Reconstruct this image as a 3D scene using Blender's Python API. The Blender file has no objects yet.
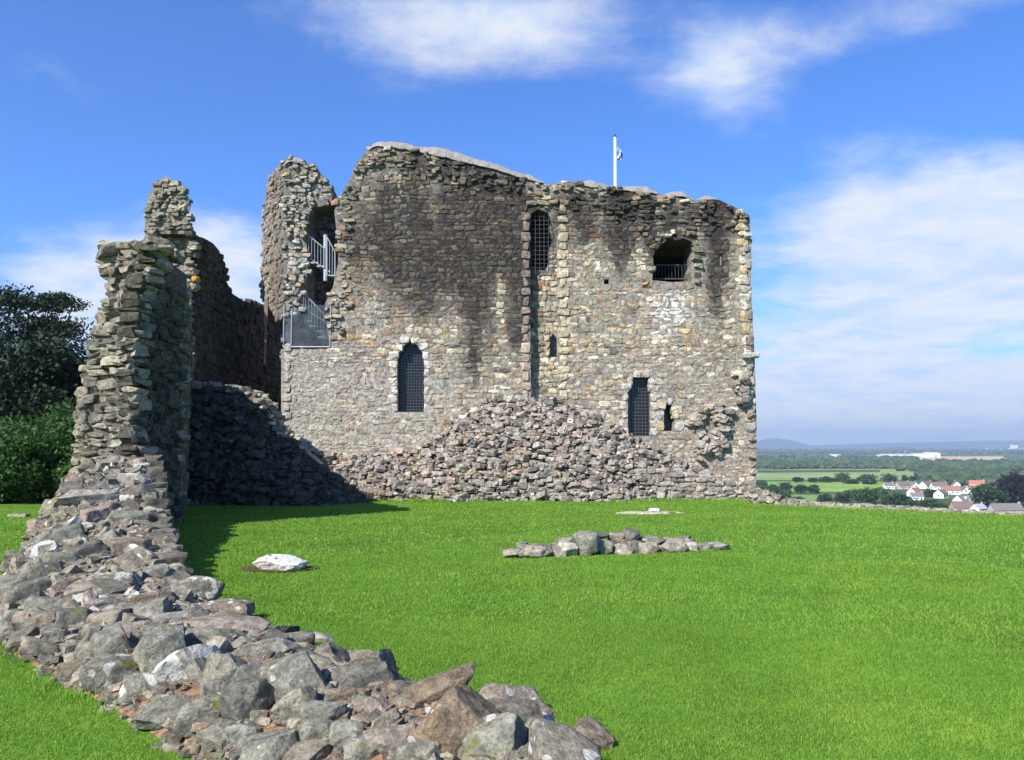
import bpy, bmesh, math, random
import numpy as np
from mathutils import Vector, noise as mnoise, geometry as mgeo

R = random.Random(7)
NR = np.random.default_rng(7)
scene = bpy.context.scene
COL = scene.collection
F = 804.0
HOR = 447.0
PITCH = math.atan((HOR - 380.0) / F)
CAM = np.array([0.0, 0.0, 1.9])
cp, sp = math.cos(PITCH), math.sin(PITCH)


def ray(px, py):
    a = (px - 512) / F
    b = (380 - py) / F
    return np.array([a, cp - b * sp, sp + b * cp])


def at(px, py, Y):
    d = ray(px, py)
    return CAM + d * (Y / d[1])


def ground_at(px, py, z=0.0):
    d = ray(px, py)
    return CAM + d * ((z - CAM[2]) / d[2])


def proj(x, y, z):
    dz = z - CAM[2]
    f = y * cp + dz * sp
    u = -y * sp + dz * cp
    return 512 + F * x / f, 380 - F * u / f


def smooth(a, b, v):
    t = min(1, max(0, (v - a) / (b - a))) if b != a else float(v > a)
    return t * t * (3 - 2 * t)


def lerp(a, b, t):
    return tuple(a[i] + (b[i] - a[i]) * t for i in range(3))


def interp(pts, v):
    xs = [p[0] for p in pts]
    ys = [p[1] for p in pts]
    return float(np.interp(v, xs, ys))


def pnoise(x, y, z=0.0):
    return mnoise.noise(Vector((x, y, z)))


def in_poly(x, y, poly):
    c = False
    j = len(poly) - 1
    for i in range(len(poly)):
        xi, yi = poly[i]
        xj, yj = poly[j]
        if (yi > y) != (yj > y) and x < (xj - xi) * (y - yi) / (yj - yi) + xi:
            c = not c
        j = i
    return c


# ------------------------------------------------------------------ mesh accumulator
class Acc:
    def __init__(self):
        self.v = []
        self.f = []
        self.c = []
        self.n = 0

    def add(self, V, Fc, col):
        V = np.asarray(V, float)
        Fc = np.asarray(Fc, int)
        self.v.append(V)
        self.f.append(Fc + self.n)
        c = np.asarray(col, float)
        if c.ndim == 1:
            if len(c) == 3:
                c = np.append(c, 0.0)
            c = np.tile(c, (len(V), 1))
        elif c.shape[1] == 3:
            c = np.hstack([c, np.zeros((len(c), 1))])
        self.c.append(c)
        self.n += len(V)

    def build(self, name, mat, parent=None, smooth_=False, origin=None):
        V = np.vstack(self.v)
        T = np.vstack(self.f)
        C = np.vstack(self.c)
        loc = np.zeros(3) if origin is None else np.asarray(origin, float)
        V = V - loc
        me = bpy.data.meshes.new(name)
        me.vertices.add(len(V))
        me.vertices.foreach_set('co', V.astype(np.float32).ravel())
        me.loops.add(T.size)
        me.loops.foreach_set('vertex_index', T.astype(np.int32).ravel())
        me.polygons.add(len(T))
        me.polygons.foreach_set('loop_start', np.arange(0, T.size, 3, dtype=np.int32))
        me.polygons.foreach_set('loop_total', np.full(len(T), 3, dtype=np.int32))
        me.polygons.foreach_set('use_smooth', np.full(len(T), smooth_, dtype=bool))
        at_ = me.attributes.new('Col', 'FLOAT_COLOR', 'POINT')
        at_.data.foreach_set('color', C.astype(np.float32).ravel())
        me.update()
        me.validate()
        me.materials.append(mat)
        o = bpy.data.objects.new(name, me)
        COL.objects.link(o)
        if parent is not None:
            pl = np.array(parent.get('_loc', (0, 0, 0)), float)
            o.parent = parent
            o.location = loc - pl
        else:
            o.location = loc
        if parent is not None or origin is not None:
            o['_loc'] = [float(q) for q in loc]
        return o


BOXF = np.array([[0, 2, 1], [1, 2, 3], [4, 5, 6], [5, 7, 6], [0, 1, 4], [1, 5, 4],
                 [2, 6, 3], [3, 6, 7], [0, 4, 2], [2, 4, 6], [1, 3, 5], [3, 7, 5]])
BOXV = np.array([[x, y, z] for z in (-1, 1) for y in (-1, 1) for x in (-1, 1)], float)


def rotz(a):
    c, s = math.cos(a), math.sin(a)
    return np.array([[c, -s, 0], [s, c, 0], [0, 0, 1]])


def rotx(a):
    c, s = math.cos(a), math.sin(a)
    return np.array([[1, 0, 0], [0, c, -s], [0, s, c]])


def roty(a):
    c, s = math.cos(a), math.sin(a)
    return np.array([[c, 0, s], [0, 1, 0], [-s, 0, c]])


def box(acc, c, size, col=(.5, .5, .5), rot=None):
    V = BOXV * (np.asarray(size, float) / 2)
    if rot is not None:
        V = V @ rot.T
    acc.add(V + np.asarray(c, float), BOXF, col)


def tube(acc, p0, p1, r0, r1=None, n=7, col=(.5, .5, .5)):
    p0 = np.asarray(p0, float)
    p1 = np.asarray(p1, float)
    r1 = r0 if r1 is None else r1
    d = p1 - p0
    d = d / (np.linalg.norm(d) + 1e-9)
    a = np.cross(d, [0, 0, 1.0]) if abs(d[2]) < .9 else np.cross(d, [1.0, 0, 0])
    a /= np.linalg.norm(a)
    b = np.cross(d, a)
    t = np.linspace(0, 2 * math.pi, n, endpoint=False)
    ring = np.outer(np.cos(t), a) + np.outer(np.sin(t), b)
    V = np.vstack([p0 + ring * r0, p1 + ring * r1, [p0], [p1]])
    fs = []
    for i in range(n):
        j = (i + 1) % n
        fs += [[i, j, n + i], [j, n + j, n + i], [2 * n, j, i], [2 * n + 1, n + i, n + j]]
    acc.add(V, fs, col)


# ------------------------------------------------------------------ rock templates
def ico(sub):
    bm = bmesh.new()
    bmesh.ops.create_icosphere(bm, subdivisions=sub, radius=1.0)
    V = np.array([v.co[:] for v in bm.verts])
    Fc = np.array([[v.index for v in f.verts] for f in bm.faces])
    bm.free()
    return V, Fc


ICO = {s: ico(s) for s in (1, 2, 3, 4, 5)}


def rock(sub, rng, boxy=True, cuts=6, rough=.03):
    V, Fc = ICO[sub]
    V = V.copy()
    if sub >= 4:
        o3 = rng.uniform(0, 50, 3)
        V = V * (1 + np.array([.16 * mnoise.fractal(Vector(p * 1.3 + o3), .8, 2.0, 3) for p in V]))[:, None]
    planes = []
    if boxy:
        for ax in range(3):
            for s in (-1, 1):
                n = np.zeros(3)
                n[ax] = s
                n += rng.normal(0, .13 if sub < 4 else .26, 3)
                planes.append((n, rng.uniform(.52, .62) if sub < 4 else rng.uniform(.55, .78)))
    for k in range(cuts):
        n = rng.normal(0, 1, 3)
        planes.append((n, rng.uniform(.6, .88)))
    for n, d in planes:
        n = n / np.linalg.norm(n)
        e = np.maximum(0, V @ n - d)
        V = V - np.outer(e, n)
    if rough > 0:
        for k in range(5):
            fr = rng.normal(0, 1, 3) * (2.5 + 2.2 * k)
            V = V + (V / (np.linalg.norm(V, axis=1)[:, None] + 1e-6)) * (np.sin(V @ fr + rng.uniform(0, 6))[:, None]) * rough / (1 + .7 * k)
    if sub >= 4:
        V = V * (1 + np.array([.030 * mnoise.ridged_multi_fractal(Vector(p * 3.1 + o3), .9, 2.1, 4, 1.0, 2.0) - .03 for p in V]))[:, None]
    mx = V.max(0)
    mn = V.min(0)
    V = (V - (mx + mn) / 2) / ((mx - mn) / 2)
    return V, Fc


def brick(rng):
    bm = bmesh.new()
    bmesh.ops.create_cube(bm, size=2.0)
    bmesh.ops.subdivide_edges(bm, edges=bm.edges[:], cuts=2, use_grid_fill=True)
    bmesh.ops.triangulate(bm, faces=bm.faces[:])
    V = np.array([v.co[:] for v in bm.verts])
    Fc = np.array([[v.index for v in f.verts] for f in bm.faces])
    bm.free()
    r = np.linalg.norm(V, axis=1)
    V = V * (1 - .085 * np.clip((r - 1.2) / .53, 0, 1))[:, None]
    for k in range(4):
        n = rng.normal(0, 1, 3)
        n /= np.linalg.norm(n)
        e = np.maximum(0, V @ n - rng.uniform(.85, 1.2))
        V = V - np.outer(e, n) * .8
    # slanting ends, uneven bed joints
    V[:, 0] += rng.normal(0, .10) * V[:, 2]
    V[:, 2] *= 1 + rng.normal(0, .10) * V[:, 0]
    V += rng.normal(0, .05, V.shape)
    mx, mn = V.max(0), V.min(0)
    return (V - (mx + mn) / 2) / ((mx - mn) / 2), Fc


BRICKS = [brick(NR) for _ in range(40)]
BRICKS3 = [rock(3, NR, True, 5, .03) for _ in range(24)]
ROCKS2 = [rock(2, NR, True, 5, .03) for _ in range(16)]
ROCKS3 = [rock(3, NR, True, 7, .035) for _ in range(24)]


# ------------------------------------------------------------------ materials
def new_mat(name):
    m = bpy.data.materials.new(name)
    m.use_nodes = True
    nt = m.node_tree
    for n in list(nt.nodes):
        nt.nodes.remove(n)
    out = nt.nodes.new('ShaderNodeOutputMaterial')
    return m, nt, out


class NB:
    """small node builder"""

    def __init__(self, nt):
        self.nt = nt

    def node(self, t, **kw):
        n = self.nt.nodes.new(t)
        for k, v in kw.items():
            setattr(n, k, v)
        return n

    def put(self, sock, v):
        if hasattr(v, 'is_output') or isinstance(v, bpy.types.NodeSocket):
            self.nt.links.new(v, sock)
        else:
            sock.default_value = v

    def math(self, op, a, b=0.0, c=None, clamp=False):
        n = self.node('ShaderNodeMath', operation=op, use_clamp=clamp)
        self.put(n.inputs[0], a)
        self.put(n.inputs[1], b)
        if c is not None:
            self.put(n.inputs[2], c)
        return n.outputs[0]

    def vmath(self, op, a, b=(0, 0, 0)):
        n = self.node('ShaderNodeVectorMath', operation=op)
        self.put(n.inputs[0], a)
        self.put(n.inputs[1], b)
        return n

    def mapr(self, v, a, b, c=0.0, d=1.0, smooth=True):
        n = self.node('ShaderNodeMapRange')
        n.interpolation_type = 'SMOOTHSTEP' if smooth else 'LINEAR'
        self.put(n.inputs['Value'], v)
        for k, q in (('From Min', a), ('From Max', b), ('To Min', c), ('To Max', d)):
            self.put(n.inputs[k], q)
        return n.outputs[0]

    def mix(self, f, a, b, mode='MIX'):
        n = self.node('ShaderNodeMix', data_type='RGBA', blend_type=mode)
        self.put(n.inputs[0], f)
        self.put(n.inputs[6], a if not isinstance(a, tuple) else (*a, 1)[:4])
        self.put(n.inputs[7], b if not isinstance(b, tuple) else (*b, 1)[:4])
        return n.outputs[2]

    def noise(self, vec, scale, detail=4, rough=.55, dist=0.0):
        n = self.node('ShaderNodeTexNoise')
        self.put(n.inputs['Vector'], vec)
        n.inputs['Scale'].default_value = scale
        n.inputs['Detail'].default_value = detail
        n.inputs['Roughness'].default_value = rough
        n.inputs['Distortion'].default_value = dist
        return n.outputs['Fac']

    def pos(self):
        return self.node('ShaderNodeNewGeometry').outputs['Position']

    def bump(self, h, dist, strength=1.0, normal=None):
        n = self.node('ShaderNodeBump')
        n.inputs['Strength'].default_value = strength
        n.inputs['Distance'].default_value = dist
        self.put(n.inputs['Height'], h)
        if normal is not None:
            self.put(n.inputs['Normal'], normal)
        return n.outputs[0]

    def bsdf(self, col, rough=.85, normal=None, spec=.25, metal=0.0):
        n = self.node('ShaderNodeBsdfPrincipled')
        self.put(n.inputs['Base Color'], col if not isinstance(col, tuple) else (*col, 1)[:4])
        self.put(n.inputs['Roughness'], rough)
        n.inputs['Specular IOR Level'].default_value = spec
        n.inputs['Metallic'].default_value = metal
        if normal is not None:
            self.put(n.inputs['Normal'], normal)
        return n


def mat_stone(name, ns=9.0, bump=.02, lich=7.0, moss=0.0):
    m, nt, out = new_mat(name)
    b = NB(nt)
    p = b.pos()
    a = b.node('ShaderNodeAttribute', attribute_name='Col')
    n1 = b.noise(p, ns, 6, .65)
    n2 = b.noise(p, ns * 4.5, 4, .7)
    n3 = b.noise(p, ns * .33, 3, .5)
    k = b.math('MULTIPLY', b.mapr(n1, .25, .75, .5, 1.5), b.mapr(n2, .25, .75, .6, 1.4))
    vv = b.node('ShaderNodeCombineXYZ')
    for i in range(3):
        b.put(vv.inputs[i], k)
    col = b.mix(1.0, a.outputs['Color'], vv.outputs[0], 'MULTIPLY')
    # rusty / greenish mineral tint
    col = b.mix(b.mapr(n3, .5, .72, 0, .3), col, b.mix(1.0, col, (1.2, 1.0, .75), 'MULTIPLY'))
    ng = b.noise(p, ns * .55, 4, .6)
    col = b.mix(b.mapr(ng, .55, .75, 0, .3), col, b.mix(1.0, col, (.95, 1.0, .86), 'MULTIPLY'))
    # white lichen patches
    l1 = b.noise(p, lich, 3, .45, .4)
    l2 = b.noise(p, lich * 6, 3, .6)
    lv = b.math('ADD', l1, b.math('MULTIPLY', b.math('SUBTRACT', l2, .5), .16))
    thr = b.math('SUBTRACT', .87, b.math('MULTIPLY', a.outputs['Alpha'], .40))
    lm = b.mapr(lv, thr, b.math('ADD', thr, .035))
    vo = b.node('ShaderNodeTexVoronoi')
    vo.inputs['Scale'].default_value = lich * 2.2
    wv = b.node('ShaderNodeVectorMath', operation='ADD')
    nt.links.new(p, wv.inputs[0])
    dv_ = b.node('ShaderNodeCombineXYZ')
    for i in range(3):
        b.put(dv_.inputs[i], b.math('MULTIPLY', n2, .03))
    nt.links.new(dv_.outputs[0], wv.inputs[1])
    nt.links.new(wv.outputs[0], vo.inputs['Vector'])
    vs_ = b.node('ShaderNodeSeparateColor')
    nt.links.new(vo.outputs['Color'], vs_.inputs[0])
    rad = b.math('MULTIPLY', b.math('SUBTRACT', vs_.outputs[0], b.math('SUBTRACT', .94, b.math('MULTIPLY', a.outputs['Alpha'], .36))), 1.6)
    spot = b.mapr(vo.outputs['Distance'], rad, b.math('ADD', rad, .05), 1, 0)
    spot = b.math('MULTIPLY', spot, b.mapr(a.outputs['Alpha'], .0, .1))
    lm = b.math('MAXIMUM', b.math('MULTIPLY', lm, .92), b.math('MULTIPLY', spot, .8))
    col = b.mix(b.math('MULTIPLY', lm, b.mapr(n2, .3, .55, .6, 1.0)), col, (.52, .505, .445))
    if moss:
        geo = b.node('ShaderNodeNewGeometry')
        sx = b.node('ShaderNodeSeparateXYZ')
        nt.links.new(geo.outputs['Normal'], sx.inputs[0])
        m1 = b.noise(p, 2.3, 3, .6)
        mm = b.math('MULTIPLY', b.mapr(m1, .62, .68), b.mapr(sx.outputs[2], .2, .7))
        col = b.mix(b.math('MULTIPLY', mm, moss), col, (.12, .125, .02))
    h = b.math('ADD', n1, b.math('MULTIPLY', n2, .4))
    h = b.math('ADD', h, b.math('MULTIPLY', lm, .1))
    nrm = b.bump(h, bump, .9)
    s = b.bsdf(col, .92, nrm, .15)
    nt.links.new(s.outputs[0], out.inputs[0])
    return m


def mat_plain(name, col, rough=.6, var=.2, scale=6.0, metal=0.0, spec=.3, bump=0.0):
    m, nt, out = new_mat(name)
    b = NB(nt)
    p = b.pos()
    n = b.noise(p, scale, 4, .6)
    c = b.mix(n, tuple(x * (1 - var) for x in col), tuple(min(1, x * (1 + var)) for x in col))
    nrm = b.bump(n, bump) if bump else None
    s = b.bsdf(c, rough, nrm, spec, metal)
    nt.links.new(s.outputs[0], out.inputs[0])
    return m


def mat_attr(name, rough=.8, scale=5.0, var=.25, spec=.2):
    m, nt, out = new_mat(name)
    b = NB(nt)
    a = b.node('ShaderNodeAttribute', attribute_name='Col')
    n = b.noise(b.pos(), scale, 4, .6)
    k = b.mapr(n, .25, .75, 1 - var, 1 + var)
    vv = b.node('ShaderNodeCombineXYZ')
    for i in range(3):
        b.put(vv.inputs[i], k)
    c = b.mix(1.0, a.outputs['Color'], vv.outputs[0], 'MULTIPLY')
    s = b.bsdf(c, rough, None, spec)
    nt.links.new(s.outputs[0], out.inputs[0])
    return m


def mat_leaf(name, c0, c1, trans=.3, wscale=.35, patch=None):
    m, nt, out = new_mat(name)
    b = NB(nt)
    geo = b.node('ShaderNodeNewGeometry')
    n = b.noise(geo.outputs['Position'], wscale, 3, .6)
    f = b.math('ADD', b.math('MULTIPLY', geo.outputs['Random Per Island'], .6), b.math('MULTIPLY', b.mapr(n, .3, .7), .4))
    col = b.mix(f, c0, c1)
    if patch:
        pn = b.noise(geo.outputs['Position'], .55, 5, .65, .3)
        col = b.mix(b.mapr(pn, .50, .74, 0, .55), col, patch)
        pd = b.noise(geo.outputs['Position'], 1.6, 4, .6, .2)
        col = b.mix(b.mapr(pd, .52, .72, 0, .5), col, b.mix(1.0, col, (.55, .72, .6), 'MULTIPLY'))
    s = b.bsdf(col, .6, None, .25)
    t = b.node('ShaderNodeBsdfTranslucent')
    b.put(t.inputs[0], b.mix(1.0, col, (1.2, 1.3, .6), 'MULTIPLY'))
    mx = b.node('ShaderNodeMixShader')
    mx.inputs[0].default_value = trans
    nt.links.new(s.outputs[0], mx.inputs[1])
    nt.links.new(t.outputs[0], mx.inputs[2])
    nt.links.new(mx.outputs[0], out.inputs[0])
    return m


M = {}
M['keep'] = mat_stone('keep_stone', 9, .02, 3.0)
M['ruin'] = mat_stone('ruin_stone', 9, .025, 5.0)
M['boulder'] = mat_stone('boulder_stone', 11, .035, 4.5, moss=.9)
M['soil'] = mat_stone('rubble_soil', 14, .03, 5.0)
M['cap'] = mat_plain('lime_cap', (.25, .228, .205), .95, .55, 4.0, bump=.12)
M['steel'] = mat_plain('galvanised_steel', (.34, .36, .37), .5, .15, 12, metal=.35)
M['iron'] = mat_plain('dark_iron', (.03, .032, .037), .6, .3, 12)
M['pane'] = mat_plain('dark_glass', (.010, .011, .014), .25, .4, 9, spec=.5)
M['timber'] = mat_plain('weathered_post', (.19, .135, .09), .8, .3, 6)
M['white'] = mat_plain('white_paint', (.8, .8, .8), .45, .05, 3)
M['attr'] = mat_attr('painted_surfaces')
M['flag'] = mat_attr('flag_cloth', .8, 9, .12)
M['bark'] = mat_plain('bark', (.07, .05, .037), .9, .4, 9, bump=.03)
M['leaf_dark'] = mat_leaf('leaf_dark', (.006, .014, .006), (.022, .04, .015), .15)
M['leaf_bush'] = mat_leaf('leaf_bush', (.018, .052, .012), (.075, .15, .035), .3)
M['leaf_mid'] = mat_leaf('leaf_mid', (.03, .06, .018), (.085, .14, .04), .15, .02)
M['leaf_deep'] = mat_leaf('leaf_deep', (.02, .042, .016), (.05, .085, .03), .12, .02)
M['leaf_grey'] = mat_leaf('leaf_grey', (.06, .085, .05), (.12, .15, .09), .15, .02)
M['leaf_yellow'] = mat_leaf('leaf_yellow', (.13, .16, .02), (.24, .26, .03), .2, .02)
M['leaf_purple'] = mat_leaf('leaf_purple', (.010, .009, .010), (.025, .02, .022), .1, .02)
M['wood'] = mat_leaf('far_wood', (.022, .044, .018), (.09, .13, .05), .1, .006)


def mat_glass():
    m, nt, out = new_mat('clear_screen')
    b = NB(nt)
    g = b.bsdf((.30, .33, .35), .25, None, .5)
    t = b.node('ShaderNodeBsdfTransparent')
    t.inputs[0].default_value = (.8, .83, .85, 1)
    n = b.noise(b.pos(), 2.5, 4, .6)
    mx = b.node('ShaderNodeMixShader')
    b.put(mx.inputs[0], b.mapr(n, .3, .7, .06, .16))
    nt.links.new(t.outputs[0], mx.inputs[1])
    nt.links.new(g.outputs[0], mx.inputs[2])
    nt.links.new(mx.outputs[0], out.inputs[0])
    return m


M['glass'] = mat_glass()


# ------------------------------------------------------------------ object helpers
def thing(name, loc, label, cat, group=None):
    o = bpy.data.objects.new(name, None)
    o.empty_display_size = .2
    COL.objects.link(o)
    o.location = [float(q) for q in loc]
    o['_loc'] = [float(q) for q in loc]
    return tag(o, label, cat, group)


def tag(o, label=None, cat=None, group=None, kind=None):
    if label:
        o['label'] = label
    if cat:
        o['category'] = cat
    if group:
        o['group'] = group
    if kind:
        o['kind'] = kind
    return o


# ------------------------------------------------------------------ masonry
def plane_frame(P0, P1):
    P0 = np.array([P0[0], P0[1], 0.0])
    P1 = np.array([P1[0], P1[1], 0.0])
    L = np.linalg.norm(P1 - P0)
    d = (P1 - P0) / L
    n = np.array([d[1], -d[0], 0.0])
    return P0, d, n, L


def prism(acc, P0, d, n, poly, holes, off, thick, colfn, grid=.4):
    """solid slab: poly / holes in (u, z); front at offset off along n, back at off - thick"""
    def dense(pl, st):
        o = []
        for i in range(len(pl)):
            a = pl[i]
            b = pl[(i + 1) % len(pl)]
            k = max(1, int(math.hypot(b[0] - a[0], b[1] - a[1]) / st))
            for j in range(k):
                o.append((a[0] + (b[0] - a[0]) * j / k, a[1] + (b[1] - a[1]) * j / k))
        return o
    loops = [dense(poly, .5)] + [dense(h, .3) for h in holes]
    pts = []
    edges = []
    for lp in loops:
        s = len(pts)
        pts += lp
        edges += [(s + i, s + (i + 1) % len(lp)) for i in range(len(lp))]
    us = [p[0] for p in poly]
    zs = [p[1] for p in poly]
    u = min(us) + grid / 2
    while u < max(us):
        z = min(zs) + grid / 2
        while z < max(zs):
            if in_poly(u, z, poly) and not any(in_poly(u, z, h) for h in holes):
                pts.append((u, z))
            z += grid
        u += grid
    r = mgeo.delaunay_2d_cdt([Vector(p) for p in pts], edges, [], 0, 1e-5)
    vs = [(v[0], v[1]) for v in r[0]]
    tris = []
    for f in r[2]:
        cx = sum(vs[i][0] for i in f) / 3
        cz = sum(vs[i][1] for i in f) / 3
        if in_poly(cx, cz, poly) and not any(in_poly(cx, cz, h) for h in holes):
            tris.append(list(f))
    cnt = {}
    for t in tris:
        for i in range(3):
            e = (t[i], t[(i + 1) % 3])
            cnt[tuple(sorted(e))] = cnt.get(tuple(sorted(e)), 0) + 1
    N = len(vs)
    V = np.zeros((2 * N, 3))
    C = np.zeros((2 * N, 3))
    for i, (u, z) in enumerate(vs):
        q = P0 + d * u + np.array([0, 0, z])
        V[i] = q + n * off
        V[N + i] = q + n * (off - thick)
        c = colfn(u, z)
        C[i] = c[:3]
        C[N + i] = c[:3]
    fs = []
    for t in tris:
        fs.append(t)
        fs.append([t[0] + N, t[2] + N, t[1] + N])
        for i in range(3):
            a, b_ = t[i], t[(i + 1) % 3]
            if cnt[tuple(sorted((a, b_)))] == 1:
                fs += [[a, a + N, b_], [b_, a + N, b_ + N]]
    acc.add(V, fs, C)


def put_stone(acc, c, size, d, n, col, tmpl, rng, tilt=.04):
    V, Fc = tmpl[rng.randrange(len(tmpl))]
    S = V * (np.array([size[0], size[1], size[2]]) / 2)
    if rng.random() < .5:
        S = S * np.array([-1, 1, 1])
        Fc = Fc[:, ::-1]
    S = S @ (roty(rng.gauss(0, tilt)) @ rotz(rng.gauss(0, tilt)) @ rotx(rng.gauss(0, tilt))).T
    W = np.outer(S[:, 0], d) - np.outer(S[:, 1], n) + np.outer(S[:, 2], [0, 0, 1.0])
    acc.add(W + c, Fc, col)


def lay(acc, P0, d, n, poly, holes, colfn, rng, h=(.18, .34), w=(.24, .62), prot=(.0, .05), tmpl=None, rough=None, wave=.06, thick=.34, edge=0.0, gaps=0.0):
    """random-coursed rubble facing inside poly (u, z)"""
    tmpl = tmpl or BRICKS
    us = [p[0] for p in poly]
    zs = [p[1] for p in poly]
    z = min(zs)
    seed = rng.uniform(0, 99)
    while z < max(zs):
        hh = rng.uniform(*h)
        u = min(us) - rng.uniform(0, .3)
        while u < max(us):
            ww = rng.uniform(*w) * (1.25 if rng.random() < .12 else 1)
            uc = u + ww / 2
            zc = z + hh / 2 + wave * pnoise(uc * .45, z * .3, seed) * 2.2 + rng.gauss(0, .012)
            if in_poly(uc, zc, poly):
                ok = edge == 0 or (rough and rough(uc, zc) > .5 and in_poly(uc + .12 * ww, zc, poly) and in_poly(uc - .12 * ww, zc, poly)) or (in_poly(uc + edge * ww, zc + .2 * hh, poly) and in_poly(uc - edge * ww, zc + .2 * hh, poly))
                for hl in holes:
                    for a in (-.42, 0, .42):
                        for b_ in (-.42, 0, .42):
                            if in_poly(uc + a * ww, zc + b_ * hh, hl):
                                ok = False
                                break
                        if not ok:
                            break
                    if not ok:
                        break
                if ok:
                    rg = rough(uc, zc) if rough else 0
                    col = colfn(uc, zc, rng)
                    pr = rng.uniform(*prot) + rg * rng.uniform(-.06, .16)
                    if gaps and rng.random() < gaps:
                        u += ww
                        continue
                    if rg > .5 and hh > .2:
                        for q in (-.25, .25):
                            put_stone(acc, P0 + d * (uc + rng.gauss(0, .03)) + n * (pr + rng.uniform(-.05, .08) - thick / 2) + np.array([0, 0, zc + q * hh]),
                                      (ww * rng.uniform(.5, .95), thick, hh * rng.uniform(.42, .6)), d, n, colfn(uc, zc, rng), tmpl, rng, .14)
                    else:
                        put_stone(acc, P0 + d * uc + n * (pr - thick / 2) + np.array([0, 0, zc]),
                                  (ww * rng.uniform(.98, 1.12), thick, hh * rng.uniform(.96, 1.2)), d, n, col, tmpl, rng, .03 + .08 * rg)
            u += ww
        z += hh


def rubble_slope(acc, line, colfn, rng, count, size=(.14, .42), flat=.55, tmpl=None, bulge=.25, tilt=.3, core=.5):
    """line: list of (x, Yb, Yt, zt) - loose stone face from base (x,Yb,0) up to (x,Yt,zt)"""
    tmpl = tmpl or ROCKS2
    xs = [q[0] for q in line]
    NX, NS = max(8, int((xs[-1] - xs[0]) / .3)), 14

    def P(x, s):
        yb = interp([(q[0], q[1]) for q in line], x)
        yt = interp([(q[0], q[2]) for q in line], x)
        zt = interp([(q[0], q[3]) for q in line], x)
        b_ = bulge * math.sin(math.pi * s) * min(1, zt / 2)
        nz = pnoise(x * .6, s * 2.5, 3.1) * .22 * min(1, zt / 1.5)
        return np.array([x, yb + (yt - yb) * s ** 1.3 - b_ + nz, -.08 + (zt + .08) * s])
    V = []
    C = []
    for i in range(NX + 1):
        for j in range(NS + 1):
            x = xs[0] + (xs[-1] - xs[0]) * i / NX
            q = P(x, j / NS)
            q[1] += .06
            V.append(q)
            C.append(np.array(colfn(q[0], q[2], rng)[:3]) * core)  # backing darkened so gaps between stones read as shaded voids
    fs = []
    for i in range(NX):
        for j in range(NS):
            a = i * (NS + 1) + j
            b_ = a + NS + 1
            fs += [[a, b_, a + 1], [b_, b_ + 1, a + 1]]
    acc.add(V, fs, C)
    zmax = max(q[3] for q in line)
    k = 0
    while k < count:
        x = rng.uniform(xs[0], xs[-1])
        zt = interp([(q[0], q[3]) for q in line], x)
        z = rng.uniform(0, zmax)
        if z > zt + .08:
            continue
        k += 1
        s = min(1, z / max(.05, zt))
        q = P(x, s)
        sz = size[0] + (size[1] - size[0]) * rng.random() ** 2.2
        Vt, Fc = tmpl[rng.randrange(len(tmpl))]
        S = Vt * np.array([sz / 2 * rng.uniform(.8, 1.25), sz / 2, sz / 2 * flat * rng.uniform(.7, 1.3)])
        S = S @ (rotz(rng.uniform(0, 6.3)) @ rotx(rng.gauss(0, tilt)) @ roty(rng.gauss(0, tilt))).T
        q[1] += rng.uniform(-.09, .10)
        acc.add(S + q, Fc, colfn(q[0], q[2], rng))


# ------------------------------------------------------------------ colours of the stones
PAL = [((.34, .31, .265), 5), ((.39, .33, .25), 4), ((.36, .285, .235), 3), ((.27, .265, .255), 4), ((.44, .40, .34), 4),
       ((.42, .30, .15), .7), ((.28, .17, .11), .7), ((.55, .52, .47), 2.4), ((.22, .20, .19), 2), ((.33, .34, .30), 2)]
PALC = [p[0] for p in PAL]
PALW = [p[1] for p in PAL]
RUINP = [(.30, .295, .265), (.24, .24, .22), (.35, .335, .29), (.19, .187, .172), (.30, .28, .24), (.27, .272, .24)]
DARK = (.036, .0325, .030)


def stain(px, py):
    n = pnoise(px / 20, py / 190, 1.7) * .65 + pnoise(px / 8, py / 80, 8.1) * .45 + pnoise(px / 60, py / 50, 4.4) * .35
    s = 0.0
    if px < 540:
        fall = smooth(345, 235, py + 40 * pnoise(px / 25, 3.3))
        s = fall * (.78 + n * .8)
        s *= smooth(330, 385, px + (py - 200) * .1)
        s += 1.05 * math.exp(-((px - 480) / 15) ** 2) * smooth(410, 350, py) * (1 + n)
        s += .9 * math.exp(-((px - 517) / 11) ** 2) * smooth(385, 310, py) * (1 + n)
        s += .45 * math.exp(-((px - 425) / 9) ** 2) * smooth(345, 290, py) * (1 + n)
        s += .25 * math.exp(-((px - 345) / 14) ** 2) * smooth(330, 220, py)
    else:
        s = smooth(285, 215, py + 35 * pnoise(px / 20, 9.3)) * (.52 + n * 1.1)
        s += .75 * math.exp(-((px - 717) / 11) ** 2) * smooth(380, 250, py) * (1 + n)
        s += .5 * math.exp(-((px - 622) / 12) ** 2) * smooth(300, 250, py) * (1 + n)
        s += .35 * math.exp(-((px - 575) / 8) ** 2) * smooth(240, 200, py)
    if py < 185 + (px - 372) * .06:
        s *= .55
    s = max(0, min(1, s * 1.3))
    return s * .35 + .65 * smooth(.15, .85, s)


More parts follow.
